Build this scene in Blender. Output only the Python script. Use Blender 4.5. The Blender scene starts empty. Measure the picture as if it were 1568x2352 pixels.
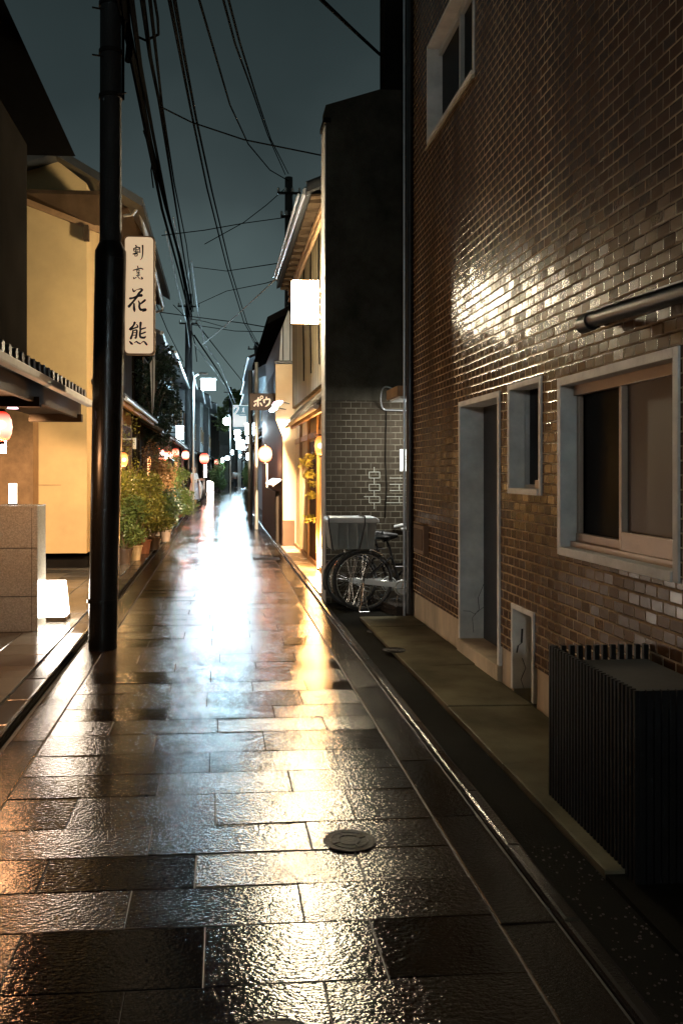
import bpy, bmesh, math, random
from mathutils import Vector, Matrix
R = math.radians
random.seed(7)
sc = bpy.context.scene
C = sc.collection

# ------------------------------------------------------------------ camera
F, PX, HY, TH = 2000.0, 662.0, 1082.0, R(4.5)
CC, SS, EYE = math.cos(TH), math.sin(TH), 1.6
cam_d = bpy.data.cameras.new("Camera"); cam = bpy.data.objects.new("Camera", cam_d); C.objects.link(cam)
cam.location = (0, 0, EYE); cam.rotation_euler = (R(90), 0, -TH)
cam_d.sensor_fit = 'HORIZONTAL'; cam_d.sensor_width = 36; cam_d.lens = 36*F/1568
cam_d.shift_x = (784-PX)/1568; cam_d.shift_y = (HY-1176)/1568
cam_d.clip_start = .05; cam_d.clip_end = 2000
sc.camera = cam
# ------------------------------------------------------------------ world: overcast night sky with town glow low down
w = bpy.data.worlds.new("World"); sc.world = w; w.use_nodes = True
nt = w.node_tree; nd = nt.nodes; nd.clear()
tc = nd.new('ShaderNodeTexCoord'); sx = nd.new('ShaderNodeSeparateXYZ'); rp = nd.new('ShaderNodeValToRGB')
no = nd.new('ShaderNodeTexNoise'); no.inputs['Scale'].default_value = 3.0; no.inputs['Detail'].default_value = 4
ad = nd.new('ShaderNodeMath'); ad.operation = 'MULTIPLY_ADD'; ad.inputs[1].default_value = .40; 
su = nd.new('ShaderNodeMath'); su.operation = 'ADD'; su.inputs[1].default_value = -.20
bg = nd.new('ShaderNodeBackground'); wo = nd.new('ShaderNodeOutputWorld')
L = nt.links.new
L(tc.outputs['Generated'], sx.inputs[0]); L(tc.outputs['Generated'], no.inputs['Vector'])
L(no.outputs['Fac'], ad.inputs[0]); L(sx.outputs['Z'], ad.inputs[2]); L(ad.outputs[0], su.inputs[0]); L(su.outputs[0], rp.inputs[0])
e = rp.color_ramp.elements
e[0].position = 0.0; e[0].color = (.105, .150, .148, 1)
e[1].position = .62; e[1].color = (.0085, .0135, .0140, 1)
for p, c in ((.12, (.060, .085, .085, 1)), (.28, (.029, .041, .042, 1)), (.42, (.0165, .0245, .0255, 1))):
    q = rp.color_ramp.elements.new(p); q.color = c
L(rp.outputs[0], bg.inputs[0]); bg.inputs[1].default_value = 1.6; L(bg.outputs[0], wo.inputs[0])
sc.view_settings.view_transform = 'Standard'; sc.view_settings.look = 'None'
sc.view_settings.exposure = 0; sc.view_settings.gamma = 1
sc.render.engine = 'CYCLES'
sc.cycles.use_denoising = True; sc.cycles.denoiser = 'OPENIMAGEDENOISE'; sc.cycles.max_bounces = 6; sc.cycles.diffuse_bounces = 3; sc.cycles.glossy_bounces = 4
sc.cycles.sample_clamp_indirect = 6; sc.cycles.sample_clamp_direct = 0; sc.cycles.use_light_tree = True
sc.cycles.caustics_reflective = False; sc.cycles.caustics_refractive = False

# ------------------------------------------------------------------ photo measurement helpers: a pixel (1568x2352 grid) and a depth or plane give a real point
def P(x, y, Y):
    t = (x-PX)/F; X = Y*(t*CC+SS)/(CC-t*SS); z = X*SS+Y*CC
    return Vector((X, Y, EYE+(HY-y)/F*z))
def onX(x, y, X):
    t = (x-PX)/F; Y = X*(CC-t*SS)/(t*CC+SS); return P(x, y, Y)
def gnd(x, y, h=0):
    z = (EYE-h)*F/(y-HY); l = (x-PX)/F*z
    return Vector((l*CC+z*SS, z*CC-l*SS, h))
def bend(Y): return 0.0004*max(0, Y-30)**2

# ------------------------------------------------------------------ mesh builder
class MB:
    def __init__(s): s.v = []; s.f = []; s.mi = []; s.cur = 0
    def add(s, vs, fs):
        n = len(s.v); s.v += [tuple(p) for p in vs]; s.f += [tuple(i+n for i in f) for f in fs]; s.mi += [s.cur]*len(fs); return s
    def box(s, x0, x1, y0, y1, z0, z1):
        if x0 > x1: x0, x1 = x1, x0
        if y0 > y1: y0, y1 = y1, y0
        if z0 > z1: z0, z1 = z1, z0
        return s.add([(x0,y0,z0),(x1,y0,z0),(x1,y1,z0),(x0,y1,z0),(x0,y0,z1),(x1,y0,z1),(x1,y1,z1),(x0,y1,z1)],
                     [(0,3,2,1),(4,5,6,7),(0,1,5,4),(1,2,6,5),(2,3,7,6),(3,0,4,7)])
    def bar(s, a, b, w, h=None):     # square bar between two points
        a, b = Vector(a), Vector(b); d = (b-a).normalized(); h = h or w
        up = Vector((0,0,1)) if abs(d.z) < .95 else Vector((0,1,0))
        u = d.cross(up).normalized()*w/2; v = d.cross(u).normalized()*h/2
        vs = [a-u-v, a+u-v, a+u+v, a-u+v, b-u-v, b+u-v, b+u+v, b-u+v]
        return s.add(vs, [(0,3,2,1),(4,5,6,7),(0,1,5,4),(1,2,6,5),(2,3,7,6),(3,0,4,7)])
    def tube(s, pts, r, n=8, cap=True):
        pts = [Vector(p) for p in pts]; m = len(pts)
        rs = r if isinstance(r, (list, tuple)) else [r]*m
        vs = []; prev = None
        for i, p in enumerate(pts):
            d = (pts[min(i+1, m-1)]-pts[max(i-1, 0)])
            d = d.normalized() if d.length > 1e-9 else Vector((0,0,1))
            if prev is None:
                up = Vector((0,0,1)) if abs(d.z) < .9 else Vector((1,0,0)); u = d.cross(up).normalized()
            else:
                u = (prev-d*prev.dot(d)); u = u.normalized() if u.length > 1e-6 else d.orthogonal().normalized()
            prev = u; v = d.cross(u)
            for k in range(n):
                a = 2*math.pi*k/n; vs.append(p+(u*math.cos(a)+v*math.sin(a))*rs[i])
        fs = [(i*n+k, i*n+(k+1) % n, (i+1)*n+(k+1) % n, (i+1)*n+k) for i in range(m-1) for k in range(n)]
        if cap: fs += [tuple(range(n-1, -1, -1)), tuple((m-1)*n+k for k in range(n))]
        return s.add(vs, fs)
    def lathe(s, prof, o=(0,0,0), n=16, ax='z', cap=True):   # prof: (radius, height)
        vs = []
        for r, h in prof:
            for k in range(n):
                a = 2*math.pi*k/n; c, d = r*math.cos(a), r*math.sin(a)
                q = (c, d, h) if ax == 'z' else ((c, h, d) if ax == 'y' else (h, c, d))
                vs.append((q[0]+o[0], q[1]+o[1], q[2]+o[2]))
        m = len(prof)
        fs = [(i*n+k, i*n+(k+1) % n, (i+1)*n+(k+1) % n, (i+1)*n+k) for i in range(m-1) for k in range(n)]
        if cap: fs += [tuple(range(n-1, -1, -1)), tuple((m-1)*n+k for k in range(n))]
        return s.add(vs, fs)
    def torus(s, c, r, rr, ax='y', n=32, m=8):
        vs = []
        for i in range(n):
            a = 2*math.pi*i/n
            for j in range(m):
                b = 2*math.pi*j/m; q = r+rr*math.cos(b); h = rr*math.sin(b)
                p = (q*math.cos(a), h, q*math.sin(a)) if ax == 'y' else ((q*math.cos(a), q*math.sin(a), h) if ax == 'z' else (h, q*math.cos(a), q*math.sin(a)))
                vs.append((p[0]+c[0], p[1]+c[1], p[2]+c[2]))
        return s.add(vs, [(i*m+j, ((i+1) % n)*m+j, ((i+1) % n)*m+(j+1) % m, i*m+(j+1) % m) for i in range(n) for j in range(m)])
    def prism(s, poly, d):           # polygon of 3D points pushed along d
        n = len(poly); d = Vector(d); a = [Vector(p) for p in poly]; b = [p+d for p in a]
        return s.add(a+b, [tuple(range(n)), tuple(range(2*n-1, n-1, -1))]+[(i, i+n, (i+1) % n+n, (i+1) % n) for i in range(n)])
    def quad(s, a, b, c, d): return s.add([a, b, c, d], [(0,1,2,3)])
    def build(s, name, mat, parent=None, smooth=False, bevel=0, world=True, fixn=True):
        me = bpy.data.meshes.new(name)
        off = Vector((0,0,0))
        if world:
            q = parent
            while q is not None: off += q.location; q = q.parent
            if parent is None and s.v:
                xs, ys, zs = zip(*s.v); off = Vector(((min(xs)+max(xs))/2, (min(ys)+max(ys))/2, min(zs)))
        me.from_pydata([(p[0]-off.x, p[1]-off.y, p[2]-off.z) for p in s.v], [], s.f)
        mats = mat if isinstance(mat, (list, tuple)) else [mat]
        for m in mats: me.materials.append(m)
        if len(mats) > 1: me.polygons.foreach_set('material_index', s.mi)
        if fixn:
            b = bmesh.new(); b.from_mesh(me); bmesh.ops.recalc_face_normals(b, faces=b.faces); b.to_mesh(me); b.free()
        if smooth:
            me.polygons.foreach_set('use_smooth', [True]*len(me.polygons))
            if hasattr(me, 'set_sharp_from_angle'): me.set_sharp_from_angle(angle=R(45))
        me.update()
        o = bpy.data.objects.new(name, me); C.objects.link(o)
        if parent is None: 
            if world: o.location = off
        else: o.parent = parent
        if bevel:
            m = o.modifiers.new('bevel', 'BEVEL'); m.width = bevel; m.segments = 2; m.limit_method = 'ANGLE'
        return o
def tag(o, label=None, cat=None, group=None, kind=None):
    if label: o['label'] = label
    if cat: o['category'] = cat
    if group: o['group'] = group
    if kind: o['kind'] = kind
    return o
def thing(name, label, cat, loc=(0,0,0), group=None):
    o = bpy.data.objects.new(name, None); C.objects.link(o); o.location = loc; o.empty_display_size = .2
    return tag(o, label, cat, group)
def dup(root, loc, label=None, rz=None):
    def cp(o, par):
        c = o.copy(); C.objects.link(c); c.parent = par
        for ch in [x for x in kids.get(o.name, [])]: cp(ch, c)
        return c
    kids = {}
    for o in list(C.objects):
        if o.parent: kids.setdefault(o.parent.name, []).append(o)
    r = cp(root, None); r.location = loc
    if rz is not None: r.rotation_euler = (0,0,rz)
    if label: r['label'] = label
    return r
LK = 4.0
def light(kind, loc, power, col, size=.1, parent=None, aim=None, spot=None, blend=.6):
    d = bpy.data.lights.new('lamp_light', kind); d.energy = power*LK; d.color = col
    if kind == 'AREA': d.shape = 'SQUARE'; d.size = size
    else: d.shadow_soft_size = size
    if kind == 'SPOT': d.spot_size = spot; d.spot_blend = blend
    o = bpy.data.objects.new('lamp_light', d); C.objects.link(o)
    off = Vector((0,0,0)); q = parent
    while q is not None: off += q.location; q = q.parent
    o.location = Vector(loc)-off
    if parent: o.parent = parent
    if aim is not None: o.rotation_euler = (Vector(aim)-Vector(loc)).to_track_quat('-Z', 'Y').to_euler()
    return o

# ------------------------------------------------------------------ materials
def newmat(name):
    m = bpy.data.materials.new(name); m.use_nodes = True; return m, m.node_tree, m.node_tree.nodes['Principled BSDF']
def node(t, k, **kw):
    n = t.nodes.new(k)
    for a, b in kw.items(): setattr(n, a, b)
    return n
def mth(t, op, a, b=None, c=None):
    n = node(t, 'ShaderNodeMath', operation=op)
    for i, v in enumerate((a, b, c)):
        if v is None: continue
        if hasattr(v, 'is_linked') or isinstance(v, bpy.types.NodeSocket): t.links.new(v, n.inputs[i])
        else: n.inputs[i].default_value = v
    return n.outputs[0]
def pm(name, col, rough=.6, metal=0, var=.25, scale=6, bump=.15, bscale=60, rvar=.15, spec=.5, stretch=None, coat=0):
    m, t, b = newmat(name); tcn = node(t, 'ShaderNodeTexCoord'); src = tcn.outputs['Object']
    if stretch:
        mp = node(t, 'ShaderNodeMapping'); mp.inputs['Scale'].default_value = stretch; t.links.new(src, mp.inputs[0]); src = mp.outputs[0]
    n1 = node(t, 'ShaderNodeTexNoise'); n1.inputs['Scale'].default_value = scale; n1.inputs['Detail'].default_value = 6; n1.inputs['Roughness'].default_value = .65
    t.links.new(src, n1.inputs['Vector'])
    r = node(t, 'ShaderNodeValToRGB'); r.color_ramp.elements[0].position = .3; r.color_ramp.elements[1].position = .7
    r.color_ramp.elements[0].color = tuple(c*(1-var) for c in col)+(1,); r.color_ramp.elements[1].color = tuple(min(1, c*(1+var)) for c in col)+(1,)
    t.links.new(n1.outputs['Fac'], r.inputs[0]); t.links.new(r.outputs[0], b.inputs['Base Color'])
    t.links.new(mth(t, 'MULTIPLY_ADD', n1.outputs['Fac'], rvar*2, max(.03, rough-rvar)), b.inputs['Roughness'])
    b.inputs['Metallic'].default_value = metal; b.inputs['Specular IOR Level'].default_value = spec
    b.inputs['Coat Weight'].default_value = coat
    if bump:
        n2 = node(t, 'ShaderNodeTexNoise'); n2.inputs['Scale'].default_value = bscale; n2.inputs['Detail'].default_value = 4; t.links.new(src, n2.inputs['Vector'])
        bp = node(t, 'ShaderNodeBump'); bp.inputs['Strength'].default_value = bump; bp.inputs['Distance'].default_value = .01
        t.links.new(n2.outputs['Fac'], bp.inputs['Height']); t.links.new(bp.outputs[0], b.inputs['Normal'])
    return m
def em(name, col, strength, base=(.8,.8,.8)):
    m, t, b = newmat(name); b.inputs['Base Color'].default_value = base+(1,)
    b.inputs['Emission Color'].default_value = col+(1,); b.inputs['Emission Strength'].default_value = strength; b.inputs['Roughness'].default_value = .5
    if name not in ('lit_white_sign', 'lit_paper', 'canopy_tube'): m.cycles.emission_sampling = 'NONE'
    return m
def lantern_mat(name, hot, edge, strength):    # paper lantern: bulb glow in the middle, deep paper colour towards the rims
    m, t, b = newmat(name)
    tcn = node(t, 'ShaderNodeTexCoord'); s = node(t, 'ShaderNodeSeparateXYZ'); t.links.new(tcn.outputs['Generated'], s.inputs[0])
    d = mth(t, 'ABSOLUTE', mth(t, 'SUBTRACT', s.outputs['Z'], .5))
    r = node(t, 'ShaderNodeValToRGB'); r.color_ramp.elements[0].position = .1; r.color_ramp.elements[0].color = hot+(1,)
    r.color_ramp.elements[1].position = .45; r.color_ramp.elements[1].color = edge+(1,)
    t.links.new(d, r.inputs[0]); t.links.new(r.outputs[0], b.inputs['Emission Color']); b.inputs['Emission Strength'].default_value = strength
    b.inputs['Base Color'].default_value = (.6,.2,.1,1); m.cycles.emission_sampling = 'NONE'
    return m
def tile_mat(name, tw=.116, th=.066, tile=(.085,.050,.022), tile2=(.14,.085,.038), mortar=(.30,.25,.19), rough=.13, tilt=.022, coat=0):
    m, t, b = newmat(name); ge = node(t, 'ShaderNodeNewGeometry'); s = node(t, 'ShaderNodeSeparateXYZ'); t.links.new(ge.outputs['Position'], s.inputs[0])
    h = mth(t, 'ADD', s.outputs['X'], s.outputs['Y'])
    wob = node(t, 'ShaderNodeTexNoise'); wob.inputs['Scale'].default_value = 6; t.links.new(ge.outputs['Position'], wob.inputs['Vector'])
    zz = mth(t, 'DIVIDE', mth(t, 'MULTIPLY_ADD', wob.outputs['Fac'], .004, s.outputs['Z']), th); row = mth(t, 'FLOOR', zz)
    hh = mth(t, 'ADD', mth(t, 'DIVIDE', mth(t, 'MULTIPLY_ADD', wob.outputs['Fac'], .006, h), tw), mth(t, 'MULTIPLY', mth(t, 'FLOORED_MODULO', row, 2.0), .5)); colm = mth(t, 'FLOOR', hh)
    fx = mth(t, 'ABSOLUTE', mth(t, 'SUBTRACT', mth(t, 'FRACT', hh), .5)); fz = mth(t, 'ABSOLUTE', mth(t, 'SUBTRACT', mth(t, 'FRACT', zz), .5))
    # distance to tile edge in metres
    ex = mth(t, 'MULTIPLY', mth(t, 'SUBTRACT', .5, fx), tw); ez = mth(t, 'MULTIPLY', mth(t, 'SUBTRACT', .5, fz), th)
    ed = mth(t, 'MINIMUM', mth(t, 'MULTIPLY', ex, 1.35), ez)
    mr = node(t, 'ShaderNodeMapRange'); mr.interpolation_type = 'SMOOTHSTEP'; mr.inputs[1].default_value = .0030; mr.inputs[2].default_value = .0058; t.links.new(ed, mr.inputs[0])
    mask = mr.outputs[0]
    cb = node(t, 'ShaderNodeCombineXYZ'); t.links.new(colm, cb.inputs[0]); t.links.new(row, cb.inputs[1])
    wn = node(t, 'ShaderNodeTexWhiteNoise'); wn.noise_dimensions = '2D'; t.links.new(cb.outputs[0], wn.inputs['Vector'])
    big = node(t, 'ShaderNodeTexNoise'); big.inputs['Scale'].default_value = 1.2; big.inputs['Detail'].default_value = 5; t.links.new(ge.outputs['Position'], big.inputs['Vector'])
    mx = node(t, 'ShaderNodeMix', data_type='RGBA'); t.links.new(mth(t, 'MULTIPLY_ADD', wn.outputs['Value'], .45, mth(t, 'MULTIPLY', big.outputs['Fac'], .5)), mx.inputs['Factor'])
    mx.inputs['A'].default_value = tile+(1,); mx.inputs['B'].default_value = tile2+(1,)
    dirt = node(t, 'ShaderNodeTexNoise'); dirt.inputs['Scale'].default_value = 3.0; dirt.inputs['Detail'].default_value = 7; t.links.new(ge.outputs['Position'], dirt.inputs['Vector'])
    mo = node(t, 'ShaderNodeMix', data_type='RGBA'); t.links.new(dirt.outputs['Fac'], mo.inputs['Factor'])
    # rain streaks and grime run down the joints
    stk = node(t, 'ShaderNodeMapping'); stk.inputs['Scale'].default_value = (3.5, 3.5, .35); t.links.new(ge.outputs['Position'], stk.inputs[0]); t.links.new(stk.outputs[0], dirt.inputs['Vector'])
    dirt.inputs['Scale'].default_value = 1.0; dr_ = node(t, 'ShaderNodeMapRange'); dr_.inputs[1].default_value = .35; dr_.inputs[2].default_value = .65; t.links.new(dirt.outputs['Fac'], dr_.inputs[0]); t.links.new(dr_.outputs[0], mo.inputs['Factor'])
    mo.inputs['A'].default_value = tuple(c*.35 for c in mortar)+(1,); mo.inputs['B'].default_value = tuple(min(1,c*1.5) for c in mortar)+(1,)
    m2 = node(t, 'ShaderNodeMix', data_type='RGBA'); t.links.new(mask, m2.inputs['Factor']); t.links.new(mo.outputs['Result'], m2.inputs['A']); t.links.new(mx.outputs['Result'], m2.inputs['B'])
    t.links.new(m2.outputs['Result'], b.inputs['Base Color'])
    rr = mth(t, 'MULTIPLY_ADD', wn.outputs['Value'], .10, rough)
    t.links.new(mth(t, 'ADD', mth(t, 'MULTIPLY', mth(t, 'SUBTRACT', 1.0, mask), .6), rr), b.inputs['Roughness'])
    # each tile sits a little out of true: random normal per tile, rounded edge from the mask
    vs = node(t, 'ShaderNodeVectorMath', operation='SUBTRACT'); t.links.new(wn.outputs['Color'], vs.inputs[0]); vs.inputs[1].default_value = (.5,.5,.5)
    sc_ = node(t, 'ShaderNodeVectorMath', operation='SCALE'); t.links.new(vs.outputs[0], sc_.inputs[0]); sc_.inputs['Scale'].default_value = tilt*2
    av = node(t, 'ShaderNodeVectorMath', operation='ADD'); t.links.new(sc_.outputs[0], av.inputs[0]); t.links.new(ge.outputs['Normal'], av.inputs[1])
    nv = node(t, 'ShaderNodeVectorMath', operation='NORMALIZE'); t.links.new(av.outputs[0], nv.inputs[0])
    m3 = node(t, 'ShaderNodeMapRange'); m3.interpolation_type = 'SMOOTHSTEP'; m3.inputs[1].default_value = .003; m3.inputs[2].default_value = .010; t.links.new(ed, m3.inputs[0])
    fine = node(t, 'ShaderNodeTexNoise'); fine.inputs['Scale'].default_value = 45; fine.inputs['Detail'].default_value = 3; t.links.new(ge.outputs['Position'], fine.inputs['Vector'])
    bp = node(t, 'ShaderNodeBump'); bp.inputs['Strength'].default_value = .5; bp.inputs['Distance'].default_value = .004
    t.links.new(mth(t, 'MULTIPLY_ADD', fine.outputs['Fac'], .09, m3.outputs[0]), bp.inputs['Height']); t.links.new(nv.outputs[0], bp.inputs['Normal']); t.links.new(bp.outputs[0], b.inputs['Normal']); t.links.new(bp.outputs[0], b.inputs['Coat Normal'])
    t.links.new(mth(t, 'MULTIPLY', mask, coat), b.inputs['Coat Weight']); b.inputs['Coat Roughness'].default_value = .26; b.inputs['Specular IOR Level'].default_value = 0
    return m
def wet_stone(name, col, rough, bstr, bs1, bs2, dist=.006, var=.35, island=True, spec=.6, coat=.9, crough=.13, cs=1.3):
    m, t, b = newmat(name); ge = node(t, 'ShaderNodeNewGeometry')
    n1 = node(t, 'ShaderNodeTexNoise'); n1.inputs['Scale'].default_value = cs; n1.inputs['Detail'].default_value = 8; t.links.new(ge.outputs['Position'], n1.inputs['Vector'])
    r = node(t, 'ShaderNodeValToRGB'); r.color_ramp.elements[0].position = .3; r.color_ramp.elements[1].position = .72
    r.color_ramp.elements[0].color = tuple(c*(1-var) for c in col)+(1,); r.color_ramp.elements[1].color = tuple(c*(1+var) for c in col)+(1,)
    rnd = ge.outputs['Random Per Island']
    f = mth(t, 'MULTIPLY_ADD', rnd, .5, mth(t, 'MULTIPLY', n1.outputs['Fac'], .6)) if island else n1.outputs['Fac']
    t.links.new(f, r.inputs[0]); t.links.new(r.outputs[0], b.inputs['Base Color'])
    b.inputs['Specular IOR Level'].default_value = 0; b.inputs['Coat Weight'].default_value = coat; b.inputs['Coat Roughness'].default_value = crough
    # worn slabs shed water, chiselled ones keep a broken film
    mp = node(t, 'ShaderNodeMapping'); mp.inputs['Scale'].default_value = (1, 1.7, 1); t.links.new(ge.outputs['Position'], mp.inputs[0])
    a = node(t, 'ShaderNodeTexNoise'); a.inputs['Scale'].default_value = bs1; a.inputs['Detail'].default_value = 3; a.inputs['Roughness'].default_value = .55; t.links.new(mp.outputs[0], a.inputs['Vector'])
    c2 = node(t, 'ShaderNodeTexNoise'); c2.inputs['Scale'].default_value = bs2; c2.inputs['Detail'].default_value = 2; t.links.new(ge.outputs['Position'], c2.inputs['Vector'])
    c3 = node(t, 'ShaderNodeTexNoise'); c3.inputs['Scale'].default_value = 3.5; c3.inputs['Detail'].default_value = 3; t.links.new(ge.outputs['Position'], c3.inputs['Vector'])
    if island:
        cw = node(t, 'ShaderNodeMapRange'); t.links.new(mth(t, 'MULTIPLY_ADD', rnd, .5, mth(t, 'MULTIPLY', c3.outputs['Fac'], .9)), cw.inputs[0]); cw.inputs[1].default_value = .35; cw.inputs[2].default_value = .85; cw.inputs[3].default_value = coat*.72; cw.inputs[4].default_value = coat*1.1; t.links.new(cw.outputs[0], b.inputs['Coat Weight'])
        t.links.new(mth(t, 'MULTIPLY_ADD', rnd, .10, crough), b.inputs['Coat Roughness'])
    rr = mth(t, 'MULTIPLY_ADD', c3.outputs['Fac'], .22, rough-.11)
    if island: rr = mth(t, 'MULTIPLY_ADD', rnd, .10, rr)
    t.links.new(mth(t, 'MAXIMUM', rr, .05), b.inputs['Roughness'])
    h = mth(t, 'MULTIPLY_ADD', c2.outputs['Fac'], .25, a.outputs['Fac'])
    bp = node(t, 'ShaderNodeBump'); bp.inputs['Distance'].default_value = dist
    if island: t.links.new(mth(t, 'MULTIPLY', mth(t, 'MULTIPLY_ADD', rnd, .7, .5), bstr), bp.inputs['Strength'])
    else: bp.inputs['Strength'].default_value = bstr
    t.links.new(h, bp.inputs['Height']); t.links.new(bp.outputs[0], b.inputs['Normal']); t.links.new(bp.outputs[0], b.inputs['Coat Normal'])
    return m
def board_mat(name, col, pitch=.12, axis='h', rough=.6, line=.06, spec=.04):   # boards or battens with dark joints
    m, t, b = newmat(name); ge = node(t, 'ShaderNodeNewGeometry'); s = node(t, 'ShaderNodeSeparateXYZ'); t.links.new(ge.outputs['Position'], s.inputs[0])
    q = s.outputs['Z'] if axis == 'z' else mth(t, 'ADD', s.outputs['X'], s.outputs['Y'])
    u = mth(t, 'DIVIDE', q, pitch); fr = mth(t, 'FRACT', u); ed = mth(t, 'SUBTRACT', .5, mth(t, 'ABSOLUTE', mth(t, 'SUBTRACT', fr, .5)))
    mr = node(t, 'ShaderNodeMapRange'); mr.inputs[1].default_value = line*.5; mr.inputs[2].default_value = line; t.links.new(ed, mr.inputs[0])
    wn = node(t, 'ShaderNodeTexWhiteNoise'); wn.noise_dimensions = '1D'; t.links.new(mth(t, 'FLOOR', u), wn.inputs['W'])
    mp = node(t, 'ShaderNodeMapping'); mp.inputs['Scale'].default_value = (30, 30, 3) if axis != 'z' else (3, 3, 30); t.links.new(ge.outputs['Position'], mp.inputs[0])
    n1 = node(t, 'ShaderNodeTexNoise'); n1.inputs['Scale'].default_value = 1; n1.inputs['Detail'].default_value = 5; t.links.new(mp.outputs[0], n1.inputs['Vector'])
    f = mth(t, 'MULTIPLY', mr.outputs[0], mth(t, 'MULTIPLY_ADD', wn.outputs['Value'], .35, mth(t, 'MULTIPLY_ADD', n1.outputs['Fac'], .5, .4)))
    mx = node(t, 'ShaderNodeMix', data_type='RGBA'); t.links.new(f, mx.inputs['Factor']); mx.inputs['A'].default_value = tuple(c*.08 for c in col)+(1,); mx.inputs['B'].default_value = col+(1,)
    t.links.new(mx.outputs['Result'], b.inputs['Base Color']); b.inputs['Roughness'].default_value = rough; b.inputs['Specular IOR Level'].default_value = spec
    bp = node(t, 'ShaderNodeBump'); bp.inputs['Strength'].default_value = .6; bp.inputs['Distance'].default_value = .006; t.links.new(mr.outputs[0], bp.inputs['Height']); t.links.new(bp.outputs[0], b.inputs['Normal'])
    return m
def glass_mat(name, col=(.004,.004,.004), rough=.3):
    m, t, b = newmat(name); b.inputs['Base Color'].default_value = col+(1,); b.inputs['Roughness'].default_value = rough; b.inputs['Specular IOR Level'].default_value = .02
    return m

M = {}
M['tile'] = tile_mat('glazed_tile', tile=(.050,.024,.010), tile2=(.105,.050,.020), mortar=(.34,.27,.175), rough=.5, tilt=.045, coat=.85)
M['tile_dark'] = tile_mat('dark_tile', tw=.122, th=.074, tile=(.022,.018,.013), tile2=(.044,.036,.026), mortar=(.095,.088,.066), rough=.6, tilt=.02)
M['slab'] = wet_stone('wet_paving', (.020,.014,.009), .6, 1.0, 42, 120, .0034, crough=.07, spec=.06)
M['border'] = wet_stone('wet_border', (.013,.010,.007), .5, 1.0, 42, 140, .004, crough=.10, coat=.6, spec=.1)
M['kerb'] = wet_stone('wet_kerb', (.03,.026,.022), .4, .5, 40, 120, .003, crough=.14, coat=.8, spec=.2)
M['yard'] = wet_stone('wet_yard_tile', (.10,.095,.085), .16, .14, 9, 60, .006)
M['asphalt'] = wet_stone('damp_asphalt', (.016,.015,.012), .7, .8, 90, 260, .006, island=False, coat=.06, crough=.25)
M['apron'] = wet_stone('damp_concrete', (.135,.122,.080), .7, .8, 34, 150, .007, island=False, var=.42, coat=.10, crough=.25, cs=2.2)
M['soil'] = pm('dark_ground', (.02,.018,.015), .8)
M['plinth'] = pm('cream_plinth', (.50,.42,.29), .8, var=.35, scale=3, bump=.3, stretch=(1,1,.4))
M['frame_white'] = pm('white_painted_frame', (.68,.68,.64), .6, var=.22, scale=5, bump=.25, bscale=35)
M['alu'] = pm('aluminium_sash', (.42,.33,.26), .4, metal=.2, var=.1)
M['glass'] = glass_mat('dark_glass'); M['door_dark'] = pm('dark_door', (.012,.012,.011), .35, bump=.05)
M['curtain'] = pm('brown_blind', (.085,.062,.045), .55, var=.15, scale=2, bump=.05)
M['black'] = pm('black_paint', (.012,.012,.012), .35, bump=.1, bscale=90)
M['slat'] = pm('black_slat', (.008,.008,.008), .5, bump=.1, spec=.15)
M['pole'] = pm('black_pole_sleeve', (.006,.0065,.0065), .30, var=.3, spec=.35, bump=.2, bscale=30, stretch=(1,1,.1))
M['pole_top'] = pm('pole_concrete', (.016,.016,.016), .7, bump=.4)
M['chrome'] = pm('chrome', (.55,.55,.52), .25, metal=1, var=.1, bump=0)
M['silver'] = pm('silver_paint', (.55,.57,.55), .4, metal=.3, var=.12, bump=0)
M['rubber'] = pm('tyre_rubber', (.018,.018,.018), .7)
M['crate'] = pm('grey_plastic', (.24,.27,.265), .5, var=.12, bump=.05)
M['crate_lid'] = pm('pale_plastic', (.5,.53,.52), .45, var=.12, bump=.05)
M['iron'] = pm('cast_iron', (.014,.012,.010), .6, metal=0, spec=.15, bump=.3, bscale=80)
M['ochre'] = pm('ochre_plaster', (.50,.36,.17), .85, var=.12, scale=1.5, bump=.12, bscale=50)
M['cream'] = pm('cream_plaster', (.62,.47,.28), .85, var=.10, scale=2, bump=.1, bscale=50)
M['lilac'] = pm('pale_plaster', (.50,.47,.43), .8, var=.15, scale=3, bump=.1)
M['brown'] = pm('brown_plaster', (.10,.06,.035), .85, var=.2, scale=2, bump=.15)
M['maroon'] = board_mat('dark_red_boards', (.045,.026,.022), .11)
M['boards'] = board_mat('dark_boards', (.050,.040,.032), .14)
M['boards_h'] = board_mat('weathered_boards', (.005,.004,.004), .18, 'z', spec=.04)
M['batten'] = board_mat('battened_wall', (.30,.25,.16), .36, line=.07)
M['lattice'] = board_mat('wood_lattice', (.13,.07,.03), .05, line=.3)
M['shed'] = board_mat('pale_corrugated', (.42,.45,.47), .15, line=.1)
M['greywall'] = pm('grey_wall', (.13,.14,.14), .8, var=.2, scale=2)
M['bluewall'] = pm('blue_grey_wall', (.12,.15,.17), .8, var=.2, scale=2)
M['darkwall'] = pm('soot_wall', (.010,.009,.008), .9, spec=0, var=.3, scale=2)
M['wood'] = pm('dark_timber', (.045,.030,.018), .7, spec=.05, var=.35, scale=4, stretch=(1,.3,1))
M['woodl'] = pm('warm_timber', (.32,.19,.09), .6, var=.3, scale=4)
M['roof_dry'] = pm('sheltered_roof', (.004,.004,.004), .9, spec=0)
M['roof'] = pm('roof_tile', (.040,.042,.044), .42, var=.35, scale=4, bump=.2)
M['roof_wet'] = pm('wet_roof_tile', (.075,.065,.055), .6, spec=.25, var=.35, scale=5, bump=.2)
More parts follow.
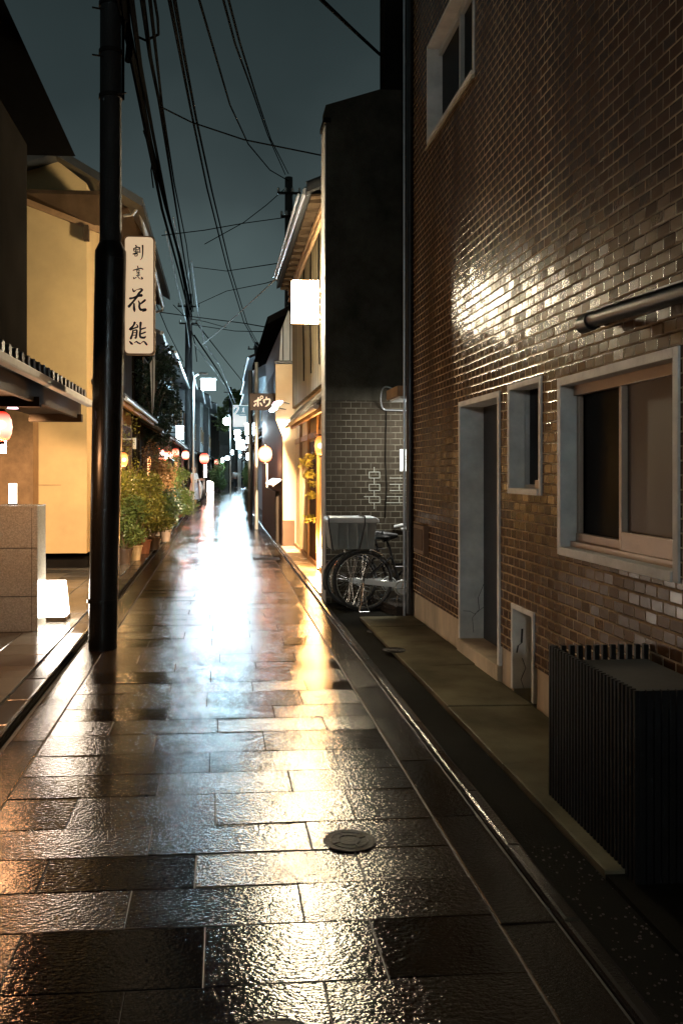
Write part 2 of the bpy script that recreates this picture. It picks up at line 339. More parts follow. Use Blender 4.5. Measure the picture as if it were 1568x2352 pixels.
M['granite'] = pm('granite', (.33,.335,.30), .22, var=.4, scale=90, bump=.03, rvar=.05)
M['zinc'] = pm('zinc_gutter', (.52,.55,.58), .35, metal=.7, var=.15, bump=.1)
M['gutter_dark'] = pm('dark_gutter', (.10,.075,.06), .4, var=.2)
M['cable'] = pm('black_cable', (.003,.003,.003), .8, bump=0, spec=0)
M['cable_lit'] = pm('lit_cable_wrap', (.55,.60,.62), .6, bump=0, spec=.3)  # lamplight on the wrapped cables put into this pale colour
M['paper'] = pm('white_notice', (.72,.76,.74), .6, var=.03, bump=0)
M['ink'] = pm('black_ink', (.008,.008,.008), .6, bump=0)
M['signcream'] = em('cream_sign_glow', (1.0,.70,.42), .62, (.6,.5,.38))  # dim emission stands in for street light falling on the board
M['signrim'] = pm('sign_rim', (.30,.20,.12), .9, bump=0, spec=.1)
M['signwhite'] = em('lit_white_sign', (1.0,.82,.54), 480.0)
M['signpink'] = em('pink_lettering', (1.0,.62,.70), 1.6)
M['lampcool'] = em('cool_lamp', (.55,.85,1.0), 150.0)
M['boxcool'] = em('cool_lit_box', (.66,.88,1.0), 40.0)
M['lampwarm'] = em('warm_lamp', (1.0,.42,.09), 90.0)
M['lamppink'] = em('pink_lamp', (1.0,.62,.75), 10.0)
M['andon'] = em('lit_paper', (1.0,.86,.74), 30.0)
M['redlan'] = lantern_mat('red_lantern_paper', (1.0,.62,.45), (.80,.03,.015), 2.0)
M['orglan'] = lantern_mat('orange_lantern_paper', (1.0,.50,.14), (.9,.16,.01), 2.0)
M['whitemark'] = em('lit_lantern_mark', (1.0,.9,.75), 3.5)
M['shopfire'] = em('lit_orange_door', (1.0,.33,.07), 2.6)
M['skin'] = pm('skin', (.50,.30,.20), .5, bump=0)
M['hair'] = pm('brown_hair', (.22,.09,.03), .5, bump=0); M['hair_b'] = pm('black_hair', (.012,.01,.01), .5, bump=0)
M['clothw'] = pm('white_cloth', (.70,.68,.66), .8, bump=0); M['clothb'] = pm('blue_cloth', (.40,.45,.56), .8, bump=0); M['clothd'] = pm('dark_cloth', (.02,.025,.035), .8, bump=0)
M['umb'] = pm('pale_umbrella', (.55,.58,.62), .4, bump=0)
M['terra'] = pm('terracotta', (.16,.06,.03), .7); M['potc'] = pm('cream_pot', (.38,.29,.17), .5); M['potb'] = pm('brown_pot', (.06,.045,.035), .4)
M['stem'] = pm('stem_bark', (.09,.065,.04), .8)
M['bark'] = pm('tree_bark', (.06,.05,.04), .8)
def leaf_mat(name, c1, c2, rough=.4):
    m, t, b = newmat(name); ge = node(t, 'ShaderNodeNewGeometry'); r = node(t, 'ShaderNodeValToRGB')
    r.color_ramp.elements[0].color = c1+(1,); r.color_ramp.elements[1].color = c2+(1,)
    t.links.new(ge.outputs['Random Per Island'], r.inputs[0]); t.links.new(r.outputs[0], b.inputs['Base Color']); b.inputs['Roughness'].default_value = rough
    tr = node(t, 'ShaderNodeBsdfTranslucent'); t.links.new(r.outputs[0], tr.inputs['Color'])
    mx = node(t, 'ShaderNodeMixShader'); mx.inputs[0].default_value = .3; out = t.nodes['Material Output']
    t.links.new(b.outputs[0], mx.inputs[1]); t.links.new(tr.outputs[0], mx.inputs[2]); t.links.new(mx.outputs[0], out.inputs[0])
    return m
M['leaf_olive'] = leaf_mat('olive_leaf', (.07,.085,.018), (.20,.21,.045))
M['leaf_green'] = leaf_mat('green_leaf', (.05,.09,.025), (.14,.21,.06))
M['leaf_dark'] = leaf_mat('dark_leaf', (.012,.028,.020), (.035,.060,.040))
M['leaf_pale'] = leaf_mat('pale_leaf', (.10,.15,.04), (.22,.27,.09))
M['leaf_gold'] = leaf_mat('gold_leaf', (.28,.30,.05), (.50,.46,.12))
M['leaf_rust'] = leaf_mat('rust_leaf', (.12,.07,.03), (.28,.17,.08))

# ------------------------------------------------------------------ brush strokes (mesh lettering)
def catmull(pts, k=5):
    out = []
    for i in range(len(pts)-1):
        p0, p1, p2, p3 = pts[max(i-1,0)], pts[i], pts[i+1], pts[min(i+2,len(pts)-1)]
        for j in range(k):
            t = j/k
            out.append(tuple(.5*((2*p1[a])+(-p0[a]+p2[a])*t+(2*p0[a]-5*p1[a]+4*p2[a]-p3[a])*t*t+(-p0[a]+3*p1[a]-3*p2[a]+p3[a])*t**3) for a in range(len(p1))))
    out.append(tuple(pts[-1])); return out
def strokes(mb, S, to3, eps=.0002, y_dir=-1):
    """S: polylines of (x, y, width) in drawing units; to3(x, y) -> (X, Z) ; lies in a plane facing -Y, each stroke a hair in front of the last"""
    for n, st in enumerate(S):
        pts = catmull([p if len(p) == 3 else (p[0], p[1], 12) for p in st])
        l, r = [], []
        for i, p in enumerate(pts):
            q0, q1 = pts[max(i-1,0)], pts[min(i+1,len(pts)-1)]
            d = Vector((q1[0]-q0[0], q1[1]-q0[1])); d = d.normalized() if d.length else Vector((1,0)); nn = Vector((-d.y, d.x))*max(p[2],2)/2
            l.append((p[0]+nn.x, p[1]+nn.y)); r.append((p[0]-nn.x, p[1]-nn.y))
        d0 = Vector((pts[0][0]-pts[1][0], pts[0][1]-pts[1][1])).normalized()*pts[0][2]*.35; d1 = Vector((pts[-1][0]-pts[-2][0], pts[-1][1]-pts[-2][1])).normalized()*pts[-1][2]*.35
        yo = y_dir*eps*(n+1)
        v = []
        for a, b in zip(l, r):
            for q in (a, b): X, Y, Z = to3(*q); v.append((X, Y+yo, Z))
        for q in ((pts[0][0]+d0.x, pts[0][1]+d0.y), (pts[-1][0]+d1.x, pts[-1][1]+d1.y)):
            X, Y, Z = to3(*q); v.append((X, Y+yo, Z))
        m = len(pts); fs = [(2*i, 2*i+1, 2*i+3, 2*i+2) for i in range(m-1)]+[(1, 0, 2*m), (2*m-2, 2*m-1, 2*m+1)]
        mb.add(v, fs)
def struct(name, mb, mat, **k):
    return tag(mb.build(name, mat, **k), kind='structure')

# ================================================================== GROUND
g = MB(); g.quad((-300,-60,-.06), (300,-60,-.06), (300,400,-.06), (-300,400,-.06)); struct('ground', g, M['soil'])
def strip(mb, x0, x1, y0, y1, z, step=2.0, side=.05, z1=None):    # long strip that follows the bend of the lane
    y = y0
    while y < y1-1e-6:
        e_ = min(y+step, y1); a, b = bend(y), bend(e_)
        mb.prism([(x0+a,y,z), (x1+a,y,z if z1 is None else z1), (x1+b,e_,z if z1 is None else z1), (x0+b,e_,z)], (0,0,-side)); y = e_
rnd = random.Random(3)
s_ = MB()
def slab(mb, x0, x1, y0, y1, z, r, gap=.0014, bv=.003, tilt=.0014, off=0.0):
    x0 += gap; x1 -= gap; y0 += gap; y1 -= gap
    ta, tb, h = r.uniform(-tilt, tilt), r.uniform(-tilt*1.3, tilt*1.3), r.uniform(-.001, .001)
    j = lambda: r.uniform(-.002, .002)
    o = [(x0+j(),y0+j()), (x1+j(),y0+j()), (x1+j(),y1+j()), (x0+j(),y1+j())]; cx, cy = (x0+x1)/2, (y0+y1)/2
    def zz(x, y): return z+h+ta*(x-cx)/max(.1, (x1-x0)/2)+tb*(y-cy)/max(.1, (y1-y0)/2)
    vs = [(x+off, y, z-.02) for x, y in o]+[(x+off, y, zz(x,y)-.003) for x, y in o]+[(x+(bv if x < cx else -bv)+off, y+(bv if y < cy else -bv), zz(x,y)) for x, y in o]
    fs = [(8,9,10,11)]
    for k in range(4): fs += [(k, (k+1) % 4, (k+1) % 4+4, k+4), (k+4, (k+1) % 4+4, (k+1) % 4+8, k+8)]
    mb.add(vs, fs)
y = -.6; i = 0
while y < 125:
    d = rnd.uniform(.29, .385) if y < 60 else .7
    xs = [-1.03]; x = (-.99 if i % 2 else -.67)+rnd.uniform(-.03, .03)
    while x < .86:
        if x-xs[-1] > .2: xs.append(x)
        x += rnd.uniform(.58, .70) if rnd.random() > .12 else rnd.uniform(.32, .4)
    xs.append(.98)
    for a, b in zip(xs, xs[1:]): slab(s_, a, b, y, y+d, 0, rnd, off=bend(y))
    y += d; i += 1
struct('road', s_, M['slab'])
j_ = MB(); strip(j_, -1.26, 1.2, -1, 126, -.0045, side=.03); struct('road_bed', j_, pm('joint_mortar', (.02,.018,.014), .6))
b_ = MB(); y = -.6
while y < 125:
    d = rnd.uniform(.75, 1.0) if y < 60 else 2.0
    slab(b_, -1.235, -1.035, y, y+d, .002, rnd, tilt=.001, off=bend(y)); slab(b_, .985, 1.19, y+.3, y+d+.3, .000, rnd, tilt=.002, off=bend(y)); y += d
struct('road_border', b_, M['border'])
k_ = MB(); y = -.6
while y < 125:
    d = rnd.uniform(.58, .62) if y < 60 else 2.4
    for x0, x1, h in ((1.20, 1.262, .030), (-1.43, -1.275, .065)):
        slab(k_, x0, x1, y, y+d, h, rnd, gap=.0015, bv=.012, tilt=.0012, off=bend(y))
    y += d
for (x0, x1) in ((1.2, 1.262), (-1.43, -1.275)): strip(k_, x0+.004, x1-.004, -.6, 125, .005, side=.06)
struct('kerb', k_, M['kerb'])
a_ = MB(); strip(a_, 1.262, 1.50, -1, 9.4, .004, side=.05); strip(a_, 1.262, 3.6, 9.3, 11.0, -.002, side=.05)
struct('gutter_verge', a_, M['asphalt'])
# apron before the tiled building: patched concrete, broken edge
ap = MB(); y = 3.3; ra_ = random.Random(5)
while y < 9.2:
    e_ = min(y+ra_.uniform(.8,1.5), 9.28); slab(ap, 1.50, 2.079, y, e_, .04, ra_, gap=.002, bv=.012, tilt=.004); y = e_
ap.box(1.51, 2.079, 3.3, 9.28, -.03, .033)
struct('pavement', ap, M['apron'])
gv = MB(); rr_ = random.Random(9)
for k in range(420):
    x, y = rr_.uniform(1.30, 1.62), rr_.uniform(1.6, 3.6); r = rr_.uniform(.002, .006)
    gv.lathe([(r*.6,-r*.2),(r,.25*r),(r*.5,r*.7)], (x,y,.004), 6)
tag(gv.build('gravel', pm('reddish_rubble', (.07,.045,.04), .7), smooth=True), 'scattered reddish grit beside the slatted box', 'gravel', kind='stuff')
a2 = MB(); a2.box(1.504, 2.079, -1.0, 3.3, -.03, .02); struct('verge_near', a2, M['asphalt'])
# left yard tiles
yd = MB(); yy = -1.0; q = 0
while yy < 14.0:
    xx = -1.44
    while xx > -5.2:
        slab(yd, xx-.42, xx, yy, yy+.42, .07, rnd, tilt=.0012, gap=.003); xx -= .42
    yy += .42
struct('yard_paving', yd, M['yard'])
yb = MB(); yb.box(-5.3, -1.44, -1, 14.05, -.03, .055); struct('yard_bed', yb, M['soil'])
pv = MB(); strip(pv, -2.3, -1.44, 14.05, 125, .06, side=.1); struct('left_footway', pv, M['yard'])
pr = MB(); strip(pr, 1.264, 2.6, 11.0, 18.0, .05, side=.1); struct('shop_forecourt', pr, pm('pale_forecourt', (.46,.38,.27), .25, var=.15, scale=3, bump=.15))
pr2 = MB(); strip(pr2, 1.264, 2.2, 18.0, 125, .04, side=.1); struct('right_footway', pr2, M['kerb'])

# round iron covers
def cover(loc, r, label):
    t_ = thing('valve_cover', label, 'cover', loc)
    m = MB(); m.lathe([(r*.97,-.003),(r*.97,.001)], loc, 32); m.build('plate', M['iron'], t_, smooth=True)
    m = MB()
    for q in (1.0, .72, .42): m.torus((loc[0],loc[1],loc[2]+.002), r*q, r*.018, 'z', 36, 6)
    for k in range(4):
        a = k*math.pi/2+.4; m.bar((loc[0]+math.cos(a)*r*.45, loc[1]+math.sin(a)*r*.45, loc[2]+.002), (loc[0]+math.cos(a)*r*.7, loc[1]+math.sin(a)*r*.7, loc[2]+.002), r*.06, .006)
    m.build('ring', M['iron'], t_, smooth=True)
c_ = gnd(802, 1933); cover((c_.x, c_.y, .0035), .112, 'small round iron cover with raised rings in the wet paving')
c_ = gnd(640, 2420); cover((c_.x, c_.y, .0035), .14, 'large round iron cover at the very bottom edge of the photo')
c_ = gnd(905, 1494, .04); cover((c_.x, c_.y, .043), .10, 'round cover in the concrete nearest the tiled building')
c_ = gnd(868, 1452); cover((c_.x, c_.y, .004), .11, 'round cover in the dark ground beside the bicycles')

# ================================================================== R1: tiled building on the right
XW = 2.08
def yw(x): return onX(x, HY, XW).y
def zw(x, y): return onX(x, y, XW).z
D0, D1 = yw(1149), yw(1055)     # door  (near, far)
S0, S1 = yw(1245), yw(1168)
W0, W1 = yw(1562), yw(1283)
N0, N1 = yw(1228), yw(1176)
U0, U1 = yw(1090), yw(982)
H0 = .045
openings = [('door', D0, D1, .15, 2.20), ('small', S0, S1, 1.44, 2.22), ('big', W0, W1, 1.09, 2.17), ('niche', N0, N1, H0+.01, .66), ('up', U0, U1, 4.87, 5.86)]
YA, YB, TOP = -1.5, 9.3, 12.0
b1 = thing('tiled_building', 'tall building clad in glossy brown tile with white framed door and windows', 'building', (3.5, 4, 0))
ys = sorted({YA, YB}|{o[1] for o in openings}|{o[2] for o in openings}); PL = .30
zs = sorted({PL, TOP}|{o[3] for o in openings if o[3] > PL}|{o[4] for o in openings})
wl = MB(); plm = MB()
def isopen(y, z): return any(o[1] < y < o[2] and o[3] < z < o[4] for o in openings)
for ya, yb in zip(ys, ys[1:]):
    for za, zb in zip(zs, zs[1:]):
        if not isopen((ya+yb)/2, (za+zb)/2): wl.quad((XW,ya,za), (XW,ya,zb), (XW,yb,zb), (XW,yb,za))
wl.quad((XW,YB,PL), (XW,YB,TOP), (7,YB,TOP), (7,YB,PL)); wl.quad((XW,YA,PL), (7,YA,PL), (7,YA,TOP), (XW,YA,TOP)); wl.quad((XW,YA,TOP), (7,YA,TOP), (7,YB,TOP), (XW,YB,TOP))
wl.build('wall', M['tile'], b1, fixn=False)
pz = [o for o in openings if o[3] < PL]
pys = sorted({YA, YB}|{o[1] for o in pz}|{o[2] for o in pz})
for ya, yb in zip(pys, pys[1:]):
    if not any(o[1] < (ya+yb)/2 < o[2] for o in pz): plm.box(XW+.012, XW+.2, ya, yb, -.05, PL)
plm.box(XW+.2, 7, YB-.2, YB-.012, -.05, PL)
plm.build('plinth', M['plinth'], b1)
core = MB(); core.box(XW+.35, 7, YA+.1, YB-.1, 0, TOP-.1); core.build('interior_core', M['darkwall'], b1)
def surround(name, o, dep, fw, proud=.012, jambz=None, sill=True):
    """white frame round an opening: reveals of depth dep and a flat face strip of width fw"""
    _, a, b, z0, z1 = o; m = MB(); x = XW
    m.box(x-proud, x+dep, b-fw, b, z0, z1); m.box(x-proud, x+dep, a, a+fw, z0, z1); m.box(x-proud, x+dep, a+fw, b-fw, z1-fw, z1)
    if sill: m.box(x-proud-.01, x+dep, a+fw, b-fw, z0, z0+fw)
    return m.build(name, M['frame_white'], b1, bevel=.003)
cr = pm('crack', (.03,.028,.024), .9, bump=0)
dr = surround('door_frame', openings[0], .21, .045, sill=False)
dm = MB(); dm.box(XW+.20, XW+.24, D0+.045, D1-.045, .15, 2.155)
dd = dm.build('door', M['door_dark'], b1)
k = MB(); k.tube([(XW+.20,D0+.14,1.03),(XW+.13,D0+.14,1.03)], .011, 10); k.lathe([(.008,0),(.026,.012),(.028,.03),(.016,.045)], (XW+.13-.03,D0+.14,1.03), 14, 'x'); k.build('handle', M['chrome'], dd, smooth=True)
st = MB(); st.box(XW-.025, XW+.21, D0+.002, D1-.002, .02, .15); st.build('door_step', M['plinth'], b1, bevel=.008)
c = MB()
def crack(m, pts, wd=.006):
    for n, (p, q_) in enumerate(zip(pts, pts[1:])):
        p, q_ = Vector(p), Vector(q_); m.bar(p, q_, wd*(1-.6*n/len(pts)), .003)
yj = D1-.045
crack(c, [(XW+.20,yj-.001,.62),(XW+.15,yj-.001,.50),(XW+.16,yj-.001,.40),(XW+.10,yj-.001,.33),(XW+.11,yj-.001,.20)]); c.build('crack', cr, dr); c = MB(); crack(c, [(XW+.02,yj-.001,.39),(XW+.08,yj-.001,.385),(XW+.12,yj-.001,.36),(XW+.20,yj-.001,.42)], .004)
c.build('crack', cr, dr)
f_ = surround('window_frame', openings[1], .17, .04)
m = MB(); m.box(XW+.13, XW+.15, S0+.04, S1-.04, 1.48, 2.18); g_ = m.build('window_pane', M['glass'], b1)
m = MB(); m.box(XW+.10, XW+.13, S0+.04, S0+.07, 1.48, 2.18); m.box(XW+.10, XW+.13, (S0+S1)/2-.015, (S0+S1)/2+.015, 1.48, 2.18); m.box(XW+.10, XW+.13, S1-.07, S1-.04, 1.48, 2.18); m.box(XW+.10, XW+.13, S0+.07, S1-.07, 1.48, 1.505); m.build('sash', M['silver'], g_)
m = MB(); m.box(XW+.03, XW+.10, S0+.10, S0+.22, 1.482, 1.54); m.build('soap_dish', M['alu'], f_, bevel=.006)
f_ = surround('window_frame', openings[2], .15, .05)
wz0, wz1 = 1.14, 2.12; ym = (W0+W1)/2+.03
m = MB(); m.box(XW+.125, XW+.135, W0+.05, W1-.05, wz0, wz1); pane = m.build('window_pane', M['glass'], b1)
m = MB()
m.box(XW+.07, XW+.11, W0+.05, W1-.05, wz1-.06, wz1); m.box(XW+.05, XW+.12, W0+.05, W1-.05, wz0, wz0+.035); m.box(XW+.085, XW+.12, ym, W1-.05, wz0+.035, wz0+.085)
m.box(XW+.06, XW+.085, W0+.05, ym-.03, wz0+.035, wz0+.135); m.box(XW+.06, XW+.12, ym-.03, ym, wz0+.035, wz1-.06); m.box(XW+.09, XW+.12, W1-.085, W1-.05, wz0+.085, wz1-.06); m.box(XW+.06, XW+.09, W0+.05, W0+.085, wz0+.135, wz1-.06)
m.build('sash', M['alu'], pane, bevel=.003)
m = MB(); m.box(XW+.095, XW+.105, W0+.085, ym-.03, wz0+.135, wz1-.06); m.build('blind', M['curtain'], pane)
nf = surround('niche_frame', openings[3], .14, .035, sill=False)
m = MB(); m.box(XW+.14, XW+.16, N0, N1, H0, .66); m.build('niche_back', M['frame_white'], b1)
c = MB(); yj = N1-.036
crack(c, [(XW+.06,yj,.48),(XW+.055,yj,.38),(XW+.03,yj,.36),(XW+.02,yj,.31)], .014); c.build('crack', cr, nf); c = MB(); crack(c, [(XW+.06,yj,.27),(XW+.085,yj,.20),(XW+.05,yj,.12),(XW+.07,yj,.06)], .009)
c.build('crack', cr, nf)
f_ = surround('window_frame', openings[4], .19, .035)
m = MB(); m.box(XW+.14, XW+.16, U0, U1, 4.9, 5.86); g_ = m.build('window_pane', M['glass'], b1)
m = MB(); m.box(XW+.10, XW+.14, (U0+U1)/2-.02, (U0+U1)/2+.02, 4.93, 5.82); m.box(XW+.10, XW+.14, U0+.035, U0+.07, 4.93, 5.82); m.box(XW+.1, XW+.14, U0+.035, U1-.035, 5.76, 5.82); m.build('sash', M['silver'], g_)
# sloping tiled sill under the upstairs window
m = MB(); m.prism([(XW-.03,U0,4.84), (XW-.03,U1,4.84), (XW+.10,U1,4.93), (XW+.10,U0,4.93)], (0,0,-.03)); m.build('window_sill', M['plinth'], b1)
# meter box, pipes, awning roller
m = MB(); a, b = yw(985), yw(962); m.box(XW-.06, XW-.001, a, b, .76, 1.05); mbx = tag(m.build('meter_box', pm('tan_box', (.20,.13,.08), .5), bevel=.008), 'small tan meter box low on the tiled wall', 'meter box')
m = MB(); m.box(XW-.066, XW-.0601, a+.03, b-.03, .80, 1.01); m.build('lid', M['brown'], mbx)
dp = thing('drainpipe', 'black drainpipe down the far corner of the tiled building', 'drainpipe', (XW-.03, YB-.02, 0))
m = MB(); m.tube([(XW-.035,YB-.02,.06),(XW-.035,YB-.02,12)], .037, 14); m.build('pipe', M['black'], dp, smooth=True)
for z in (.9, 2.6, 4.3, 6.0, 7.7): m = MB(); m.lathe([(.043,0),(.043,.05)], (XW-.035,YB-.02,z), 14); m.build('clamp', M['black'], dp, smooth=True)
m = MB(); m.tube([(XW-.085,YB+.02,.03),(XW-.085,YB+.02,12)], .013, 8); m.build('conduit', M['zinc'], dp, smooth=True)
aw = thing('awning_roller', 'black awning roller on brackets above the large window', 'awning', (2, 4, 2.4))
pa, pb = onX(1345, 738, 1.96), onX(1580, 668, 1.96)
m = MB(); m.tube([pa, pb, pb+(pb-pa)*.5], .042, 16); m.build('roller', M['black'], aw, smooth=True)
m = MB(); m.tube([pa+Vector((0,.03,-.012)), pa+Vector((0,-.09,-.012))], .05, 16); m.bar(pa, pa+Vector((.13,0,0)), .04); m.build('bracket', M['black'], aw, smooth=True)
m = MB(); m.prism([pa+Vector((-.04,-.1,.03)), pb+Vector((-.04,-.1,.03)), pb+Vector((.115,-.1,.075)), pa+Vector((.115,-.1,.075))], (0,0,.008)); m.build('cover', pm('grey_hood', (.15,.14,.12), .5), aw)

# slatted black enclosure at the wall
bx0, bx1, by0, by1, bh = 1.58, 2.06, 3.22, 4.08, .76
sb = thing('slatted_box', 'black slatted enclosure against the tiled wall under the large window', 'enclosure', (1.8, 3.65, 0))
m = MB()
n = 26
for i in range(n+1):
    y = by0+(by1-by0)*i/n; m.box(bx0, bx0+.022, y-.009, y+.009, .01, bh)
m.build('street_slats', M['slat'], sb, bevel=.002)
for yv, nm in ((by0, 'near_slats'), (by1, 'far_slats')):
    m = MB(); k = 15 if yv == by0 else 11
    for i in range(k+1):
        x = bx0+.03+(bx1-bx0-.03)*i/k; m.box(x-.013, x+.011, yv-.012, yv+.012, .01, bh)
    m.build(nm, M['slat'], sb, bevel=.002)
m = MB(); m.box(bx0+.019, bx1, by0+.013, by1-.013, bh-.09, bh-.07); m.build('top_board', pm('worn_board', (.028,.024,.020), .7), sb)
m = MB(); m.box(bx0+.02, bx0+.04, by0+.02, by1-.02, .08, .12); m.box(bx0+.02, bx0+.04, by0+.02, by1-.02, .62, .66); m.box(bx0+.05, bx1, by0+.03, by1-.03, .02, bh-.095); m.build('inner_frame', M['darkwall'], sb)

# ================================================================== R2: dark tiled wall beyond the gap, bicycles, canopy
Y2 = 10.5; X2 = P(748, 1300, Y2).x
b2 = thing('dark_tiled_building', 'dark building of grey brown tile beyond the bicycle gap', 'building', (3, 12, 0))
m = MB(); zl, zr = P(748, 240, Y2).z, P(872, 204, Y2).z; xr = P(872, 204, Y2).x
m.prism([(X2,Y2,-.03), (3.6,Y2,-.03), (3.6,Y2,zr), (xr,Y2,zr), (X2,Y2,zl)], (0,.34,0)); m.build('upper_wall', pm('shaded_upper_dark', (.045,.042,.032), .9, var=.45, scale=2.5, bump=.3, spec=0), b2); m = MB(); m.box(X2+.002, 3.55, Y2-.012, Y2-.001, -.03, 2.46); m.build('wall', M['tile_dark'], b2)  # upper wall darkened: shade above the canopy lamp put into its colour
m = MB(); m.box(X2-.012, X2+.02, Y2+.004, Y2+.36, -.02, zl-.25); m.build('end_post', M['lilac'], b2)
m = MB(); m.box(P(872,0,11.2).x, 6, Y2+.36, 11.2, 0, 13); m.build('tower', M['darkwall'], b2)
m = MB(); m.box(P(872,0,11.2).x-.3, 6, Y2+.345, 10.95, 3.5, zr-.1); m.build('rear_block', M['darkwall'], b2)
m = MB(); m.box(X2-.03, X2+.06, Y2-.02, Y2+.36, zl-.22, zl-.16); m.build('coping', M['darkwall'], b2)
cn = thing('canopy', 'timber edged canopy over the side entrance with a lamp beneath', 'canopy', (2.4, 9.8, 2.4))
ca = P(887, 910, 9.95); 
m = MB(); m.box(ca.x, 3.5, 9.34, 9.95, 2.42, 2.53); m.build('fascia', M['woodl'], cn, bevel=.004)
m = MB(); m.box(ca.x+.03, 3.4, 9.37, 9.90, 2.395, 2.418); m.build('soffit', M['paper'], cn)
m = MB(); m.box(ca.x+.22, ca.x+.9, 9.55, 9.72, 2.33, 2.385); m.build('lamp', em('canopy_tube', (.92,.98,1.0), 5.0), cn)
light('AREA', (ca.x+.42, 9.65, 2.32), 15, (1,.97,.90), .35, cn, aim=(ca.x+.25, 10.4, 0.9))
cp = [P(903, 893, 10.3), P(885, 888, 10.3), P(876, 900, 10.35), P(875, 925, 10.4), P(882, 940, 10.45), P(905, 942, 10.4), P(960, 943, 10.3)]
m = MB(); m.tube([Vector(q[:3]) for q in catmull([tuple(p) for p in cp], 6)], .008, 8); tag(m.build('electric_cable', M['zinc'], smooth=True), 'pale looped cable curling round the canopy corner', 'cable')
m = MB(); m.tube([P(887, 940, Y2-.03), P(885, 1060, Y2-.03), P(888, 1120, Y2-.03), P(884, 1190, Y2-.03)], .005, 6); tag(m.build('electric_cable', M['cable'], smooth=True), 'thin dark cable hanging down the dark tiled wall', 'cable')
a, b = P(918, 1032, Y2-.02), P(975, 1082, Y2-.02)
nt_ = thing('notice', 'white notice sheet fixed on the dark tiled wall', 'notice', (a.x, Y2-.01, b.z))
m = MB(); m.box(a.x, b.x, Y2-.024, Y2-.013, b.z, a.z); m.build('sheet', M['paper'], nt_)
m = MB(); k = .627*10.6/F/2.352
def to_n(x, y): return (a.x+(x-738)*k, Y2-.0245, a.z-(y-690)*k)
strokes(m, [[(775,756,6),(812,752,7)], [(772,776,7),(830,771,8)], [(800,776,6),(798,790,6),(788,803,4)], [(850,740,7),(848,800,7)]], to_n); m.build('writing', M['ink'], nt_, fixn=False)
m = MB(); k = .627*10.55/F/2.352
def jn(x0, y0, x1, y1):
    p_, q_ = P(748,0,Y2), None; X_ = lambda x: P((1150+x/2.352)*.6272, 1000, Y2).x; Z_ = lambda y: P(840, (1350+y/2.352)*.6272, Y2).z
    m.box(min(X_(x0),X_(x1))-.004, max(X_(x0),X_(x1))+.004, Y2-.0155, Y2-.011, min(Z_(y0),Z_(y1))-.004, max(Z_(y0),Z_(y1))+.004)
for a_ in ((472,890,562,890),(472,942,562,942),(472,890,472,942),(562,890,562,942),(515,850,515,890),(515,942,515,996),(472,996,562,996),(472,996,472,1050),(562,996,562,1050),(472,1050,562,1050),(515,1050,515,1102),(430,1102,562,1102),(472,1102,472,1155),(562,1102,562,1155),(472,1155,562,1155),(515,1155,515,1205),(650,942,815,942),(650,996,815,996),(730,996,730,1050),(650,1050,815,1050),(620,1102,815,1102),(730,1102,730,1155),(620,1155,815,1155)): jn(*a_)
m.build('repointed_joint', pm('new_mortar', (.30,.31,.26), .8, bump=0), b2)
gq = gnd(612, 1284); gr = thing('drain_grate', 'dark iron drain grate in the paving before the shop', 'grate', (gq.x, gq.y, .004)); m = MB()
for i in range(9): m.box(gq.x-.22, gq.x+.22, gq.y-.2+i*.05, gq.y-.18+i*.05, .001, .006)
m.box(gq.x-.24, gq.x-.22, gq.y-.22, gq.y+.24, .001, .007); m.box(gq.x+.22, gq.x+.24, gq.y-.22, gq.y+.24, .001, .007); m.build('bars', M['iron'], gr); m = MB(); m.box(gq.x-.22, gq.x+.22, gq.y-.22, gq.y+.24, -.01, .0009+.0025); m.build('pit', M['black'], gr)
# step in the alley
m = MB(); m.prism([(1.93,9.45,.0), (2.9,9.45,0), (2.9,10.3,0), (1.75,10.3,0)], (0,0,.11)); struct('alley_step', m, M['kerb'])

